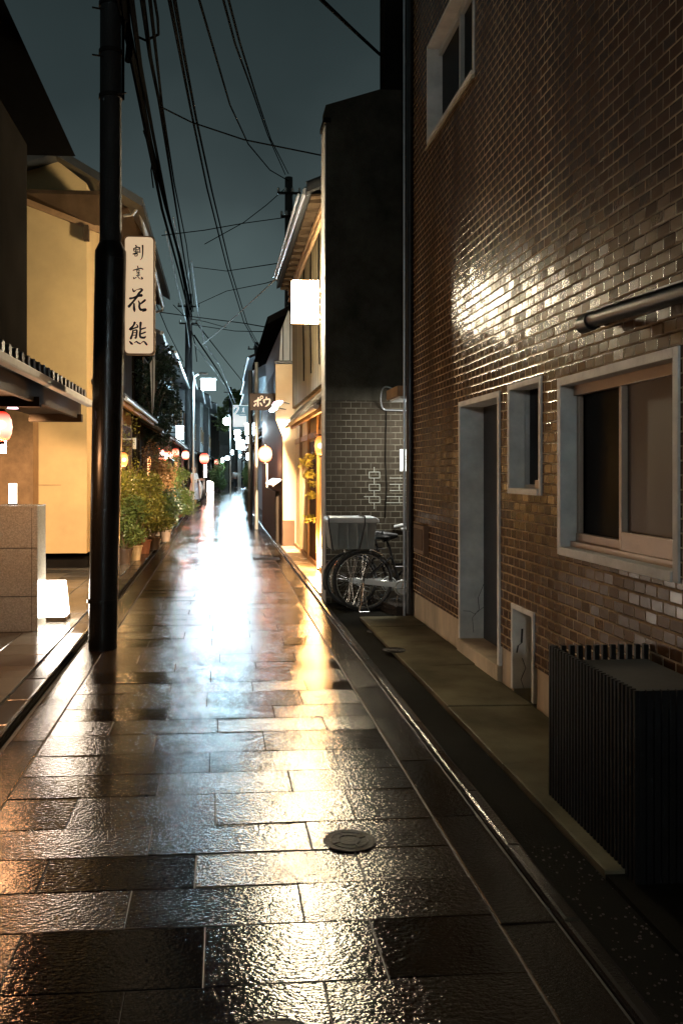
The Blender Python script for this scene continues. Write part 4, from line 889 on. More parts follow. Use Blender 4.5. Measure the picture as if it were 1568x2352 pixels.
# pent skirt on the gable: brown soffit seen from below
qa, qb, qc, qd = P(60,443,YG-.62), P(236,447,YG-.62), P(236,526,YG-.01), P(60,456,YG-.01)
m = MB(); m.prism([qa,qb,qc,qd], (0,0,.06)); m.build('gable_pent', M['wood'], l2)
m = MB(); m.bar(P(60,462,YG-.05), P(230,528,YG-.05), .06, .10); m.build('verge_board', M['woodl'], l2); m = MB(); m.box(P(200,0,YG).x-.04, P(206,0,YG).x, YG-.16, YG-.01, P(203,555,YG).z, P(203,522,YG).z); m.build('bracket', M['wood'], l2)
m = MB(); m.box(-3.6, XS_-.4, YG-.006, YG-.001, P(0,1290,YG).z+1.2, P(0,1290,YG).z+1.206); m.build('plaster_joint', M['brown'], l2)
g1, g2 = P(320,472,14), P(373,702,20.5)
gutter(l2, g1, g2, .045, M['zinc']); 
m = MB(); m.tube([P(373,702,20.5), P(374,712,20.5), P(360,716,20.7)], .03, 8); m.tube([g1, P(305,492,14.2), P(285,495,14.3)], .025, 8); m.build('downpipe_bend', M['zinc'], l2, smooth=True)
m = MB(); m.box(XS_, XS_+.02, 15.8, 20.9, 2.95, 5.6); m.build('upper_boards', M['boards'], l2)
m = MB(); m.prism([(XS_+.02,14.3,5.9),(XS_+.02,20.8,5.7),(g2.x,20.8,g2.z+.05),(g1.x,14.3,g1.z+.05)], (0,0,.05)); m.build('soffit', M['wood'], l2)
tile_pent(l2, -1.58, XS_, 14.5, 21.6, 2.84, 3.08, M['roof'], soff=M['woodl'])
m = MB(); m.tube([(-1.545,14.5,2.80),(-1.545,21.6,2.80)], .035, 10); m.build('lower_gutter', M['zinc'], l2, smooth=True)
m = MB(); m.box(XS_, XS_+.03, 18.9, 20.9, .1, 2.6); m.build('lattice_front', M['lattice'], l2)
m = MB(); m.prism([P(344,836,20.95), P(356,812,20.95), P(355,900,20.95), P(349,962,20.95), P(347,900,20.95)], (0,.08,0)); m.build('wing_wall', M['shed'], l2)
lantern('paper_lantern', 'orange paper lantern on the ochre wall just right of the near pole', P(281,1056,15.6), .10, .26, M['orglan'], 2, 'red and orange lanterns on the left side', power=16, col=(1,.60,.25))
m = MB(); q = P(287,1030,15.6); m.box(XS_, q.x+.12, 15.55, 15.62, q.z+.03, q.z+.05); m.tube([(q.x,15.6,q.z+.04),(q.x,15.6,q.z-.05)], .01, 6); m.build('lantern_bracket', M['wood'], l2)
q = P(309, 1008, 17.5); m = MB(); m.tube([(XS_,17.5,q.z),(q.x,17.5,q.z)], .012, 6); m.box(q.x-.03, q.x+.03, 17.46, 17.54, q.z-.20, q.z+.02); tag(m.build('wall_lamp', M['silver']), 'small unlit pale wall lamp on the ochre house', 'wall lamp')

# ---------------- generic townhouse for the rest of the lane
def window(par, X, s, y0, y1, z0, z1, mat, fm):
    m = MB(); m.box(X+s*.004, X+s*.03, y0, y1, z0, z1); o = m.build('window', mat, par)
    m = MB(); 
    for a in (y0, (y0+y1)/2-.02, y1-.04): m.box(X+s*.032, X+s*.055, a, a+.04, z0, z1)
    for a in (z0, z1-.04): m.box(X+s*.056, X+s*.075, y0-.04, y1+.04, a, a+.04)
    m.build('frame', fm, o)
def house(side, Y0, Y1, X, H, wall, upper, label, roofm='roof', pent=2.75, lat=True, name='wooden_townhouse', zinc=True, over=.5, warm=None):
    s = -side      # direction from wall towards the lane
    b0 = bend((Y0+Y1)/2); Xf = X+b0; t_ = thing(name, label, 'house', (Xf, (Y0+Y1)/2, 0), 'houses along the %s side of the lane' % ('left' if side < 0 else 'right'))
    far = Xf+side*6
    m = MB(); m.box(min(Xf,far), max(Xf,far), Y0, Y1, 0, pent+.2); m.build('wall', M[wall], t_)
    m = MB(); m.box(min(Xf+side*.15,far), max(Xf+side*.15,far), Y0, Y1, pent+.2, H); m.build('upper_wall', M[upper], t_)
    m = MB(); e = Xf+s*over; rz_ = H+1.35; mid = Xf+side*3
    m.prism([(e,Y0-.15,H-.06),(mid,Y0-.15,rz_),(far+side*.4,Y0-.15,H-.06),(far+side*.4,Y0-.15,H-.16),(mid,Y0-.15,rz_-.14),(e,Y0-.15,H-.16)], (0,Y1-Y0+.3,0)); rf = m.build('roof', M[roofm], t_)
    m = MB(); m.tube([(mid,Y0-.2,rz_+.03),(mid,Y1+.2,rz_+.03)], .1, 8); m.build('ridge', M[roofm], rf, smooth=True)
    gutter(t_, (e+s*.04,Y0,H-.10), (e+s*.04,Y1,H-.12), .05, M['zinc'] if zinc else M['gutter_dark'], brackets=False)
    tile_pent(t_, Xf+s*.55, Xf, Y0+.05, Y1-.05, pent-.12, pent+.16, M['roof'], spacing=.24, ends=False)
    if lat:
        m = MB(); m.box(Xf, Xf+s*.03, Y0+.5, Y1-.6, .12, 2.15); m.build('lattice_front', M['lattice'], t_)
    n = max(1, int((Y1-Y0)/3.2)); 
    for i in range(n):
        c = Y0+(Y1-Y0)*(i+.5)/n; window(t_, Xf+side*.15, s, c-.75, c+.75, pent+1.0, min(H-.45, pent+2.1), M['glass'], M['woodl'] if zinc else M['wood'])
    if warm:
        m = MB(); c = (Y0+Y1)/2; m.box(Xf+s*.032, Xf+s*.05, c-1.0, c+.9, .25, 2.0); m.build('lit_doorway', warm, t_)
    return t_
hl = [(-1, 22.2, 27.8, -2.0, 5.2, 'boards', 'darkwall', 'dark boarded house behind the leafy roadside tree', dict(warm=M['shopfire'])),
      (-1, 28.0, 35.0, -1.95, 5.5, 'brown', 'bluewall', 'house with blue grey upper wall and glowing orange doorway', dict(warm=M['shopfire'])),
      (-1, 35.2, 42.6, -2.0, 5.6, 'brown', 'greywall', 'left house whose wall stands behind the tall utility pole', dict(warm=M['shopfire'])),
      (-1, 43.0, 52.0, -2.0, 6.6, 'boards', 'greywall', 'left house with pale upper storey just past the street lamp', dict()),
      (-1, 52.3, 63.0, -1.9, 6.6, 'boards', 'boards', 'dark left house near the single red lantern', dict()),
      (-1, 63.3, 76.0, -1.9, 7.2, 'darkwall', 'greywall', 'tall narrow grey left house behind the roadside hedge', dict()),
      (-1, 76.4, 92.0, -2.0, 7.6, 'boards', 'greywall', 'second most distant house on the left side', dict()),
      (-1, 92.5, 118.0, -2.2, 7.0, 'darkwall', 'boards', 'most distant dark house on the left side', dict()),
      (1, 27.4, 34.0, 1.75, 5.3, 'boards', 'greywall', 'right house with grey plaster upper wall behind the lane sign', dict(pent=3.0)),
      (1, 34.3, 43.0, 1.65, 6.2, 'bluewall', 'bluewall', 'blue grey right house beside the sign with a figure two', dict(lat=False)),
      (1, 43.3, 54.0, 1.7, 6.5, 'boards', 'boards', 'dark right house behind the far right pole', dict()),
      (1, 54.4, 68.0, 1.7, 6.8, 'greywall', 'lilac', 'pale right house among the far white lamps', dict()),
      (1, 68.4, 86.0, 1.7, 7.0, 'boards', 'darkwall', 'second most distant house on the right side', dict()),
      (1, 86.5, 118.0, 1.7, 7.0, 'darkwall', 'greywall', 'most distant house on the right side', dict())]
for a in hl: house(*a[:8], **a[8])
m = MB(); m.box(-6, 12, 121, 128, 0, 5.0); m.prism([(-7,120.5,5.0),(13,120.5,5.0),(13,124.5,7.2),(-7,124.5,7.2)], (0,0,.2)); eo = tag(m.build('end_house', M['lilac']), 'grey house closing the far end of the lane', 'house')

# ---------------- R3: cream battened house over the shop entrance
r3 = thing('cream_house', 'cream battened house with lit shop entrance on the right', 'house', (3, 15, 0))
m = MB(); m.box(1.58, 7, 11.0, 18.0, .04, 2.9); m.build('shop_wall', M['cream'], r3)
m = MB()
for y in (12.4, 13.75, 15.2, 16.7): m.box(1.53, 1.578, y-.05, y+.05, .05, 2.75)
m.box(1.545, 1.578, 11.0, 17.9, 2.15, 2.25); m.box(1.54, 1.578, 11, 17.9, .05, .12); m.build('post', M['woodl'], r3)
m = MB(); m.box(1.56, 1.577, 13.85, 15.1, .13, 2.1); m.build('sliding_door', M['lattice'], r3)
m = MB(); m.box(1.5, 7, 11.0, 18.0, 2.9, 5.5); m.build('upper_wall', M['batten'], r3)
u1, u2 = P(703,440,12.1), P(637,636,18.25)
gutter(r3, u1, u2, .05, M['zinc']); gutter(r3, u1+Vector((-.09,.2,.02)), u2+Vector((-.07,0,.0)), .02, M['zinc'], False)
m = MB(); m.prism([(u1.x-.01,11.9,u1.z+.03),(5.5,11.9,u1.z+1.9),(5.5,11.9,u1.z+1.75),(u1.x-.01,11.9,u1.z-.06)], (0,6.4,0))
for i in range(26): y = 11.95+i*.25; m.tube([(u1.x,y,u1.z+.05),(3.8,y,u1.z+1.14)], .05, 8)
m.build('roof', M['roof'], r3, smooth=True)
m = MB(); m.prism([(u1.x+.06,12.0,u1.z-.07),(1.5,12.0,5.46),(1.5,18.2,5.46),(u1.x+.06,18.2,u1.z-.07)], (0,0,-.02))
for i in range(14): y = 12.2+i*.45; m.bar((u1.x+.06,y,u1.z-.10),(1.5,y,5.40), .05, .06)
m.build('soffit', M['wood'], r3)
m = MB(); m.box(1.42, 1.499, 11.0, 18.2, 5.28, 5.36); m.tube([(1.44,12.0,5.15),(1.44,18.1,5.15)], .03, 8); m.build('eave_beam', M['woodl'], r3)
for yy_ in (12.2, 13.0, 14.2, 15.4): m = MB(); m.tube([(1.485,yy_,5.2),(1.48,yy_+.03,4.2),(1.485,yy_-.05,3.2)], .012, 6); m.build('wall_cable', M['cable'], r3, smooth=True)
tile_pent(r3, 1.28, 1.55, 11.2, 16.2, 2.50, 2.78, M['roof_wet'], soff=M['woodl'])
m = MB(); m.tube([(1.24,11.2,2.44),(1.24,16.15,2.44)], .04, 10); m.build('lower_gutter', M['lilac'], r3, smooth=True)
# fin wall (plastered) between the houses
yf = 18.02
out = [(633,836),(673,836),(673,898),(706,898),(706,920),(680,950),(680,975),(694,1000),(694,1264),(650,1264),(650,1003),(633,962)]
fw_ = thing('fin_wall', 'cream plastered party wall fin glowing above the shop floor', 'wall', (1.4, yf, 0))
m = MB(); m.prism([P(x,y,yf) if y < 1200 else Vector((P(x,y,yf).x, yf, .03)) for x, y in out], (0,.14,0)); m.build('plaster', M['cream'], fw_)
m = MB(); a, b = P(650,1195,yf), P(676,1266,yf); m.box(a.x-.01, b.x, yf-.05, yf-.002, .05, a.z); m.build('stone_base', M['brown'], fw_, bevel=.006)
m = MB(); a, b = P(631,833,yf), P(676,836,yf); m.box(a.x, b.x, yf-.03, yf+.17, a.z-.01, a.z+.03); m.build('coping', M['roof'], fw_)
m = MB(); m.prism([P(641,828,yf+.02), P(675,828,yf+.02), P(675,725,yf+.02), P(662,712,yf+.02), P(645,760,yf+.02)], (0,.1,0)); m.build('corrugated_panel', M['shed'], fw_)
# lamp at the end of the tiled eave that floods the fin
q = P(673, 966, 15.9); fl = thing('flood_lamp', 'bright flood lamp at the end of the tiled shop eave', 'lamp', q)
m = MB(); m.lathe([(.02,-.07),(.05,-.05),(.055,0)], (q.x,q.y,q.z), 14, 'y'); m.build('housing', M['iron'], fl, smooth=True)
m = MB(); m.lathe([(.045,0),(.05,.015)], (q.x,q.y+.0,q.z), 14, 'y'); m.build('lens', M['lampwarm'], fl, smooth=True)
light('SPOT', (q.x-.12,q.y-.25,q.z-.02), 5200, (1,.70,.42), .05, fl, aim=(1.33,18,.9), spot=R(80), blend=.5)
for n_, (x, y) in enumerate(((636, 927), (627, 940))):
    q = P(x, y, 17.4-.2*n_+.0); fl = thing('flood_lamp', ('upper','lower')[n_]+' oval flood lamp aimed at the dark hanging sign', 'lamp', q, 'pair of flood lamps by the dark hanging sign')
    k = .75 if n_ else 1
    m = MB(); m.tube([q+Vector((-.10*k,0,-.04*k)), q+Vector((-.04*k,0,-.015*k)), q+Vector((.05*k,0,.02*k)), q+Vector((.12*k,0,.045*k))], [.012,.05*k,.05*k,.012], 12); m.build('lens', M['lampcool' if n_ else 'lamppink'], fl, smooth=True)
    m = MB(); m.tube([q+Vector((.10*k,0,.04*k)), q+Vector((.28,.4,.03))], .01, 6); m.build('arm', M['black'], fl, smooth=True)
# things before the shop
lantern('paper_lantern', 'orange paper lantern with pale marks under the right tiled eave', P(741,1024,12.9), .125, .30, M['orglan'], 2, power=60, col=(1,.46,.13))
m = MB(); q = P(741,998,12.9); m.bar((1.57,12.9,q.z),(q.x-.12,12.9,q.z), .02); tag(m.build('lantern_arm', M['woodl']), 'thin pale arm holding the orange shop lantern', 'bracket')
q = P(737, 1300, 13.6); q.z = .05; fl2 = thing('floor_lantern', 'white glowing floor lantern standing at the shop entrance corner', 'lantern', q)
m = MB(); m.box(q.x-.055, q.x+.055, q.y-.055, q.y+.055, q.z+.03, q.z+.34); m.build('paper_shade', M['andon'], fl2); m = MB(); m.box(q.x-.06, q.x+.06, q.y-.06, q.y+.06, q.z, q.z+.03); m.build('base', M['wood'], fl2)
light('POINT', (q.x-.12, q.y+.1, q.z+.42), 22, (1,.50,.16), .08, fl2)

# ---------------- R4: dark red boarded house with hanging sign
r4 = thing('dark_red_house', 'dark red brown boarded house past the cream fin wall', 'house', (3, 22, 0))
m = MB(); m.box(1.30, 7, 18.25, 26.8, .03, 4.0); m.build('wall', M['maroon'], r4)
m = MB(); m.box(1.42, 7, 18.3, 26.8, 4.0, 5.1); m.build('upper_wall', M['greywall'], r4)
m = MB(); ra, rb = P(637,765,20), P(590,800,24)
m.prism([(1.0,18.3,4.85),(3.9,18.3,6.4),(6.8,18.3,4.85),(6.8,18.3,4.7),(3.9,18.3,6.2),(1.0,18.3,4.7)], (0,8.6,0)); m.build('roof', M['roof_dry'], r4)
m = MB(); m.box(1.29-.06, 1.298, 19.2, 24, .03, 1.15); m.build('board_fence', M['boards'], r4)
m = MB(); m.prism([(1.12,18.4,1.28),(1.30,18.4,1.40),(1.30,21.5,1.40),(1.12,21.5,1.28)], (0,0,.03)); m.build('fence_cap', M['zinc'], r4)
for x, mt in ((575, 'bluewall'), (589, 'silver')):
    q = P(x, 1200, 26.0 if x == 575 else 24.0); m = MB(); m.tube([(q.x,q.y,.0),(q.x,q.y,4.6)], .05 if x == 589 else .07, 10); tag(m.build('steel_post', M[mt], smooth=True), 'blue grey steel post left of the pair by the red lantern' if x == 575 else 'pale steel post right of the pair by the red lantern', 'post', 'steel posts by the red lantern')
ys4 = 19.2; a, b = P(573,903,ys4), P(638,942,ys4)
hs = thing('hanging_sign', 'dark hanging sign with pale rounded katakana', 'sign', (a.x, ys4, b.z))
m = MB(); m.box(a.x, 1.30, ys4, ys4+.06, b.z, a.z); m.build('board', pm('sign_brown', (.075,.05,.038), .6), hs, bevel=.008)
m = MB(); k4 = .627*19.3/F/7.127
def to_4(x, y): return (a.x+(x-650)*k4, ys4-.003, a.z-(y-270)*k4)
ring = [(965+34*math.cos(R(t)), 372+34*math.sin(R(t)), 24) for t in range(0, 361, 45)]
strokes(m, [[(770,492,40),(850,456,50),(945,432,44)],[(882,378,40),(866,470,50),(870,605,46)],[(815,540,40),(768,602,44)],[(930,520,38),(972,590,40)],ring,
            [(1090,365,40),(1084,430,42)],[(1015,440,40),(1035,515,50)],[(1025,440,36),(1100,425,40),(1172,425,40),(1165,520,46),(1120,575,44),(1060,612,24)]], to_4)
m.build('lettering', em('pale_lettering', (1,.76,.55), .55, (.7,.55,.42)), hs, fixn=False)
m = MB(); q = P(609,1043,19.6); lantern('paper_lantern', 'round red paper lantern hanging before the dark red house', q, .155, .36, M['redlan'], None, power=5, col=(1,.45,.22))
q2 = P(613,1062,19.7); m = MB(); m.box(q2.x-.015, q2.x+.02, 19.7, 19.715, P(0,1120,19.7).z, P(0,1060,19.7).z); tag(m.build('paper_strip', M['lilac']), 'narrow pale strip hanging below the red right lantern', 'banner')

# signs further along
def boxsign(label, x0, y0, x1, y1, Y, mat, dep=.15, power=0, name='lit_sign', wallx=None, col=(.8,.93,1)):
    a, b = P(x0,y0,Y), P(x1,y1,Y); t_ = thing(name, label, 'sign', (a.x, Y, b.z), 'glowing box signs down the lane')
    m = MB(); m.box(a.x, b.x, Y, Y+dep, b.z, a.z); m.build('light_panel', mat, t_, bevel=.02)
    m = MB(); wx = wallx if wallx is not None else (b.x+.4 if a.x > bend(Y) else a.x-.4)
    m.bar((b.x if wx > b.x else a.x, Y+dep/2, (a.z+b.z)/2), (wx, Y+dep/2, (a.z+b.z)/2), .04); m.build('arm', M['iron'], t_)
    if power: light('AREA', ((a.x+b.x)/2, Y-.06, (a.z+b.z)/2), power, col, max(.2, (b.x-a.x)*.8), t_, aim=((a.x+b.x)/2, Y-5, (a.z+b.z)/2-2))
    return t_
boxsign('large white box sign glowing right of the lane sign', 563, 972, 591, 998, 27.0, M['boxcool'], power=6)
boxsign('white box sign on the left side above the tiled canopy', 404, 978, 421, 1008, 31.0, M['boxcool'], power=6)
boxsign('rounded white sign below the large box sign', 542, 1010, 560, 1031, 40.0, M['boxcool'], power=5)
for x0,y0,x1,y1,Y_,lb in ((552,1012,562,1022,52,'small white box sign left of the rounded sign'),(566,1003,574,1018,33,'narrow white box sign under the large box sign'),(529,1034,536,1044,70,'tiny white box sign low on the left of the far lane'),
        (508,1052,514,1062,60,'tiny white sign left of the far pole at lantern height'),(518,1048,526,1056,74,'pale little sign among the farthest left houses'),(566,1040,572,1056,48,'small upright sign at the foot of the rounded sign'),(549,1044,556,1052,90,'speck of a sign over the walking people')):
    boxsign(lb, x0, y0, x1, y1, Y_, M['boxcool'], power=0)
a, b = P(535,930,36.0), P(574,988,36.0)
ls = thing('lane_sign', 'teal and white lane sign with a figure two and a small emblem', 'sign', (a.x, 36.0, b.z))
tealm = em('teal_panel', (.18,.32,.38), .45, (.2,.35,.4)); whm = em('white_panel', (.75,.88,.9), .8)
m = MB(); m.box(a.x, b.x, 36.0, 36.1, b.z, a.z); m.build('board', tealm, ls)
m = MB(); ks = .627*36.2/F/7.127
def to_l(x, y): return (a.x+(x-225)*ks, 35.998, a.z-(y-595)*ks)
strokes(m, [[(225,605,16),(640,605,16)],[(634,600,12),(634,1150,12)],[(232,600,14),(232,900,14)],[(262,690,0),(262,690,1)],
            [(250,700,30),(285,640,40),(345,640,46),(352,700,46),(300,790,40),(245,850,34)],[(235,860,30),(375,858,26)],
            [(480,690,22),(505,668,26)],[(500,680,26),(492,720,30),(500,760,36)],[(485,740,16),(460,785,14)],[(505,745,20),(515,790,18)],[(400,845,8),(550,842,8)]], to_l, eps=.002)
v0, v1 = to_l(228, 880), to_l(570, 1155); m.box(v0[0], v1[0], 35.985, 35.998, v1[2], v0[2]); m.build('lettering', whm, ls, fixn=False)
m = MB(); m.bar((b.x,36.05,a.z-.1),(2.0,36.05,a.z-.1), .05); m.build('arm', M['iron'], ls)

# street lamps
def street_lamp(label, x, y, Y, power, size=.2, post_x=None, kind='round'):
    q = P(x, y, Y); t_ = thing('street_lamp', label, 'street lamp', (q.x if post_x is None else P(post_x, y, Y).x, Y, 0), 'street lamps down the lane')
    px = q.x-.3 if post_x is None else P(post_x, y, Y).x
    m = MB()
    if kind == 'box': m.box(q.x-size, q.x+size, Y-.12, Y+.12, q.z-size*.8, q.z+size*.7)
    else: m.lathe([(size*.3,-size),(size*.85,-size*.5),(size,0),(size*.85,size*.5),(size*.3,size*.9)], q, 16)
    m.build('globe', M['lampcool'], t_, smooth=kind != 'box')
    m = MB(); 
    if kind == 'box': m.box(q.x-size*1.15, q.x+size*1.2, Y-.16, Y+.16, q.z+size*.72, q.z+size*.95)
    else: m.lathe([(size*.6,size*.9),(size*.3,size*1.2)], q, 12)
    m.build('hood', M['silver'], t_, smooth=kind != 'box')
    m = MB(); m.tube([(px,Y,0),(px,Y,q.z+size*.2),(px+.03*(1 if q.x > px else -1),Y,q.z+size*1.2),(px+(q.x-px)*.4,Y,q.z+size*1.7),(q.x,Y,q.z+size*1.65)], .045, 8); m.build('post', M['silver'], t_, smooth=True)
    light('POINT', (q.x+(.0), Y-.35, q.z-size-.15), power*.8, (.58,.85,1.0), .15, t_)
    return t_
# the same lamps go on behind the viewpoint
t0_ = thing('street_lamp', 'street lamp standing back along the lane behind the slatted box', 'street lamp', (-1.0, -6.5, 0), 'street lamps down the lane')
m = MB(); m.tube([(-1.6,-6.5,0),(-1.6,-6.5,3.2),(-1.5,-6.5,3.45),(-1.0,-6.5,3.5)], .045, 8); m.build('post', M['silver'], t0_, smooth=True)
m = MB(); m.box(-1.2,-.75,-6.6,-6.4,3.15,3.45); m.build('globe', M['lampcool'], t0_)
light('POINT', (-1.0,-6.3,3.05), 80, (1.0,.98,.92), .15, t0_)
street_lamp('nearest bright street lamp on a curved arm by the left pole', 478, 883, 37.0, 150, .28, 444, 'box')
street_lamp('second street lamp glowing round over the lane', 520, 967, 56.0, 120, .24, 529)
street_lamp('third street lamp a small white ball under the lane sign', 545, 993, 66.0, 120, .26, 548)
street_lamp('fourth street lamp a low white ball right of the lane centre', 546, 1007, 80.0, 120, .28, 552)
street_lamp('farthest street lamp a dot beside the rounded sign', 557, 1028, 95.0, 120, .25, 560)

# lanterns on the left
def small_lantern(label, x, y, Y, r, mat, power=0, col=(1,.4,.25), ell=1.15): return lantern('paper_lantern', label, P(x,y,Y), r, 2*r*ell, mat, None, 'red and orange lanterns on the left side', power, col)
M['pinklan'] = lantern_mat('bright_lantern_paper', (1.0,.82,.72), (1.0,.12,.05), 3.2)
small_lantern('tall thin bright lantern leftmost before the orange doorway', 335, 1036, 27.9, .10, M['pinklan'], 10, (1,.45,.2), ell=2.0)
small_lantern('tall thin bright lantern second before the orange doorway', 343, 1036, 28.1, .07, M['pinklan'], 0, ell=2.4)
small_lantern('large bright lantern over the rust coloured shrubs', 366, 1043, 27.9, .16, M['pinklan'], 16, (1,.40,.16))
small_lantern('bright lantern between the large one and the round right one', 378, 1048, 29.0, .13, M['pinklan'], 0)
small_lantern('round bright lantern beside the black post lamp', 389, 1046, 29.6, .12, M['pinklan'], 10, (1,.35,.15))
small_lantern('red lantern over the pale green shrub', 403, 1040, 31.0, .13, M['redlan'], 7, (1,.25,.12))
small_lantern('bright red lantern close to the left of the tall pole', 426, 1045, 33.5, .14, M['pinklan'], 12, (1,.30,.15))
small_lantern('single round red lantern right of the tall pole', 469, 1053, 46.0, .25, M['redlan'], 20, (1,.20,.10), ell=1.1)
small_lantern('tiny red lantern far down the left side', 497, 1061, 62.0, .14, M['redlan'], 2, ell=1.3)
q = P(471, 1078, 46.1); m = MB(); m.box(q.x-.06, q.x+.08, 46.1, 46.12, q.z-.4, q.z+.25); tag(m.build('paper_strip', M['andon']), 'bright vertical strip hanging below the single red lantern', 'banner')
q = gnd(483, 1127); q.z = .03; fl3 = thing('floor_lantern', 'small white floor lantern on the left edge of the far lane', 'lantern', q)
m = MB(); m.box(q.x-.25, q.x+.25, q.y-.2, q.y+.2, q.z+.05, q.z+.75); m.build('paper_shade', M['andon'], fl3, bevel=.05); m = MB(); m.box(q.x-.26, q.x+.26, q.y-.21, q.y+.21, q.z, q.z+.05); m.build('base', M['wood'], fl3)
q = P(390, 1068, 26.0); pl2 = thing('post_lamp', 'black post lamp among the left shrubs', 'lamp', (q.x, 26, 0))
m = MB(); m.tube([(q.x,26,0),(q.x,26,q.z-.12)], .03, 8); m.build('post', M['black'], pl2, smooth=True); m = MB(); m.lathe([(.06,-.12),(.11,-.08),(.11,.12),(.14,.14),(.02,.20)], q, 8); m.build('housing', M['black'], pl2)

# ================================================================== vegetation
def foliage(mb, c, rad, n, size, r, shape='ball', droop=.3):
    for _ in range(n):
        while True:
            p = Vector((r.uniform(-1,1), r.uniform(-1,1), r.uniform(-1,1)))
            if p.length < 1 and (p.length > .35 or r.random() < .3): break
        p = Vector((p.x*rad[0], p.y*rad[1], p.z*rad[2]))+Vector(c)
        d = Vector((r.gauss(0,1), r.gauss(0,1), r.gauss(-droop,.6))).normalized(); s = d.cross(Vector((r.gauss(0,1),r.gauss(0,1),r.gauss(0,1)))).normalized()
        L_ = size*r.uniform(.6,1.4); W_ = L_*.28
        mb.add([p, p+d*L_*.5+s*W_, p+d*L_, p+d*L_*.5-s*W_], [(0,1,2,3)])
def shrub(name, label, base, h, wd, lm, n, size, pot=None, seed=1, cat='plant', clumps=7, yd_=None, potr=.13, poth=.26, stems=6, group='potted shrubs along the left kerb'):
    wd *= 1.4; n = int(n*1.7); h *= 1.18; base = (base[0]+.07, base[1], base[2]); r = random.Random(seed); t_ = thing(name, label, cat, base, group); bx, by, bz = base; ph = poth if pot else 0
    if pot:
        m = MB(); m.lathe([(potr*.7,0),(potr,ph*.9),(potr*1.1,ph*.9),(potr*1.1,ph),(potr*.9,ph),(potr*.85,ph*.85)], base, 18); m.build('pot', pot, t_, smooth=True)
    m = MB(); cs = []
    for i in range(clumps):
        f = i/(max(1,clumps-1)); c = Vector((bx+r.uniform(-.6,.6)*wd, by+r.uniform(-.6,.6)*(yd_ or wd), bz+ph*.7+.10*h+(h*.85)*(.15+.85*f*r.uniform(.75,1)))); cs.append(c)
        foliage(m, c, (wd*r.uniform(.35,.6), (yd_ or wd)*r.uniform(.35,.6), h*r.uniform(.13,.22)), n//clumps, size, r)
    m.build('foliage', lm, t_, fixn=False)
    m = MB()
    for i in range(stems):
        c = cs[i % len(cs)]; mid = Vector((bx,by,bz+ph*.8)).lerp(c, .5)+Vector((r.uniform(-.05,.05),r.uniform(-.05,.05),.05)); m.tube([(bx+r.uniform(-.03,.03),by,bz+ph*.8), mid, c, c+Vector((r.uniform(-.1,.1),0,h*.12))], [.012,.009,.006,.003], 5)
    m.build('stem', M['stem'], t_, smooth=True)
    return t_
def at(x, Y, z=.06): p = P(x, HY, Y); return Vector((p.x, Y, z))
shrub('potted_shrub', 'olive shrub in a cream pot nearest behind the near pole', at(300,15.2), 1.15, .36, M['leaf_olive'], 2600, .055, M['potc'], 11)
shrub('potted_shrub', 'low green shrub hidden behind the near pole in a brown pot', at(276,14.6), .8, .34, M['leaf_green'], 1500, .05, M['potb'], 12)
shrub('potted_shrub', 'spreading olive shrub in a terracotta pot', at(322,16.4), 1.0, .42, M['leaf_olive'], 2600, .055, M['terra'], 13)
shrub('potted_shrub', 'dense green shrub leaning over the kerb in a dark pot', at(345,17.2), .80, .38, M['leaf_green'], 2200, .05, M['potb'], 14)
shrub('potted_shrub', 'thin bare twiggy plant against the ochre wall', at(292,16.6), 2.0, .25, M['leaf_olive'], 350, .05, M['potb'], 15, stems=12)
shrub('potted_shrub', 'rust tinted shrub before the orange doorway', at(340,20.5), 1.65, .40, M['leaf_rust'], 2200, .06, M['potb'], 16)
shrub('potted_shrub', 'dark green shrub behind the rust tinted one', at(362,21.5), 1.35, .40, M['leaf_green'], 2200, .06, M['potb'], 17)
shrub('potted_shrub', 'dark glossy shrub spilling over the middle kerb', at(372,19.2), .75, .34, M['leaf_dark'], 1800, .05, M['potb'], 18)
shrub('potted_shrub', 'tall pale green bush left of the far pole', at(402,29), 1.75, .46, M['leaf_pale'], 3200, .06, None, 19, clumps=10)
shrub('potted_shrub', 'deep green bush at the foot of the pale green bush', at(396,25.5), 1.15, .48, M['leaf_green'], 2600, .055, M['potb'], 20)
shrub('potted_shrub', 'small plant in an orange pot at the kerb corner', at(409,29.5), .35, .15, M['leaf_green'], 350, .05, M['terra'], 21)
shrub('potted_shrub', 'olive shrub between the terracotta pot and the tap post', at(315,18.6), 1.25, .42, M['leaf_olive'], 2400, .055, M['terra'], 22)
shrub('hedge_bush', 'long green hedge bush on the left past the red lantern', (P(508,HY,66).x-.4,64,.05), 1.9, .55, M['leaf_green'], 3600, .12, None, 23, clumps=12, yd_=6, group='bushes far down the lane')
shrub('hedge_bush', 'pale green bush at the right edge of the far lane', (P(566,HY,60).x-.0,60,.05), 1.7, .25, M['leaf_pale'], 1500, .10, None, 24, clumps=8, yd_=1.5, group='bushes far down the lane')
shrub('hedge_bush', 'dark small bush at the foot of the right steel posts', (P(570,HY,30).x,32,.05), .7, .16, M['leaf_dark'], 900, .05, None, 25, group='bushes far down the lane')
m = MB(); q0, q1 = P(320,1195,18.0), P(356,1205,19.5)
tp = thing('garden_stand', 'pale metal plant stand rail among the left shrubs', 'stand', (q1.x, 19, 0)); m.bar(P(303,1175,17.5), q0, .03); m.bar(q0, q1, .04); m.build('rail', M['silver'], tp); m = MB(); m.bar((q1.x-.08,19,.06),(q1.x-.08,19,q1.z), .05); m.build('leg', M['lilac'], tp)
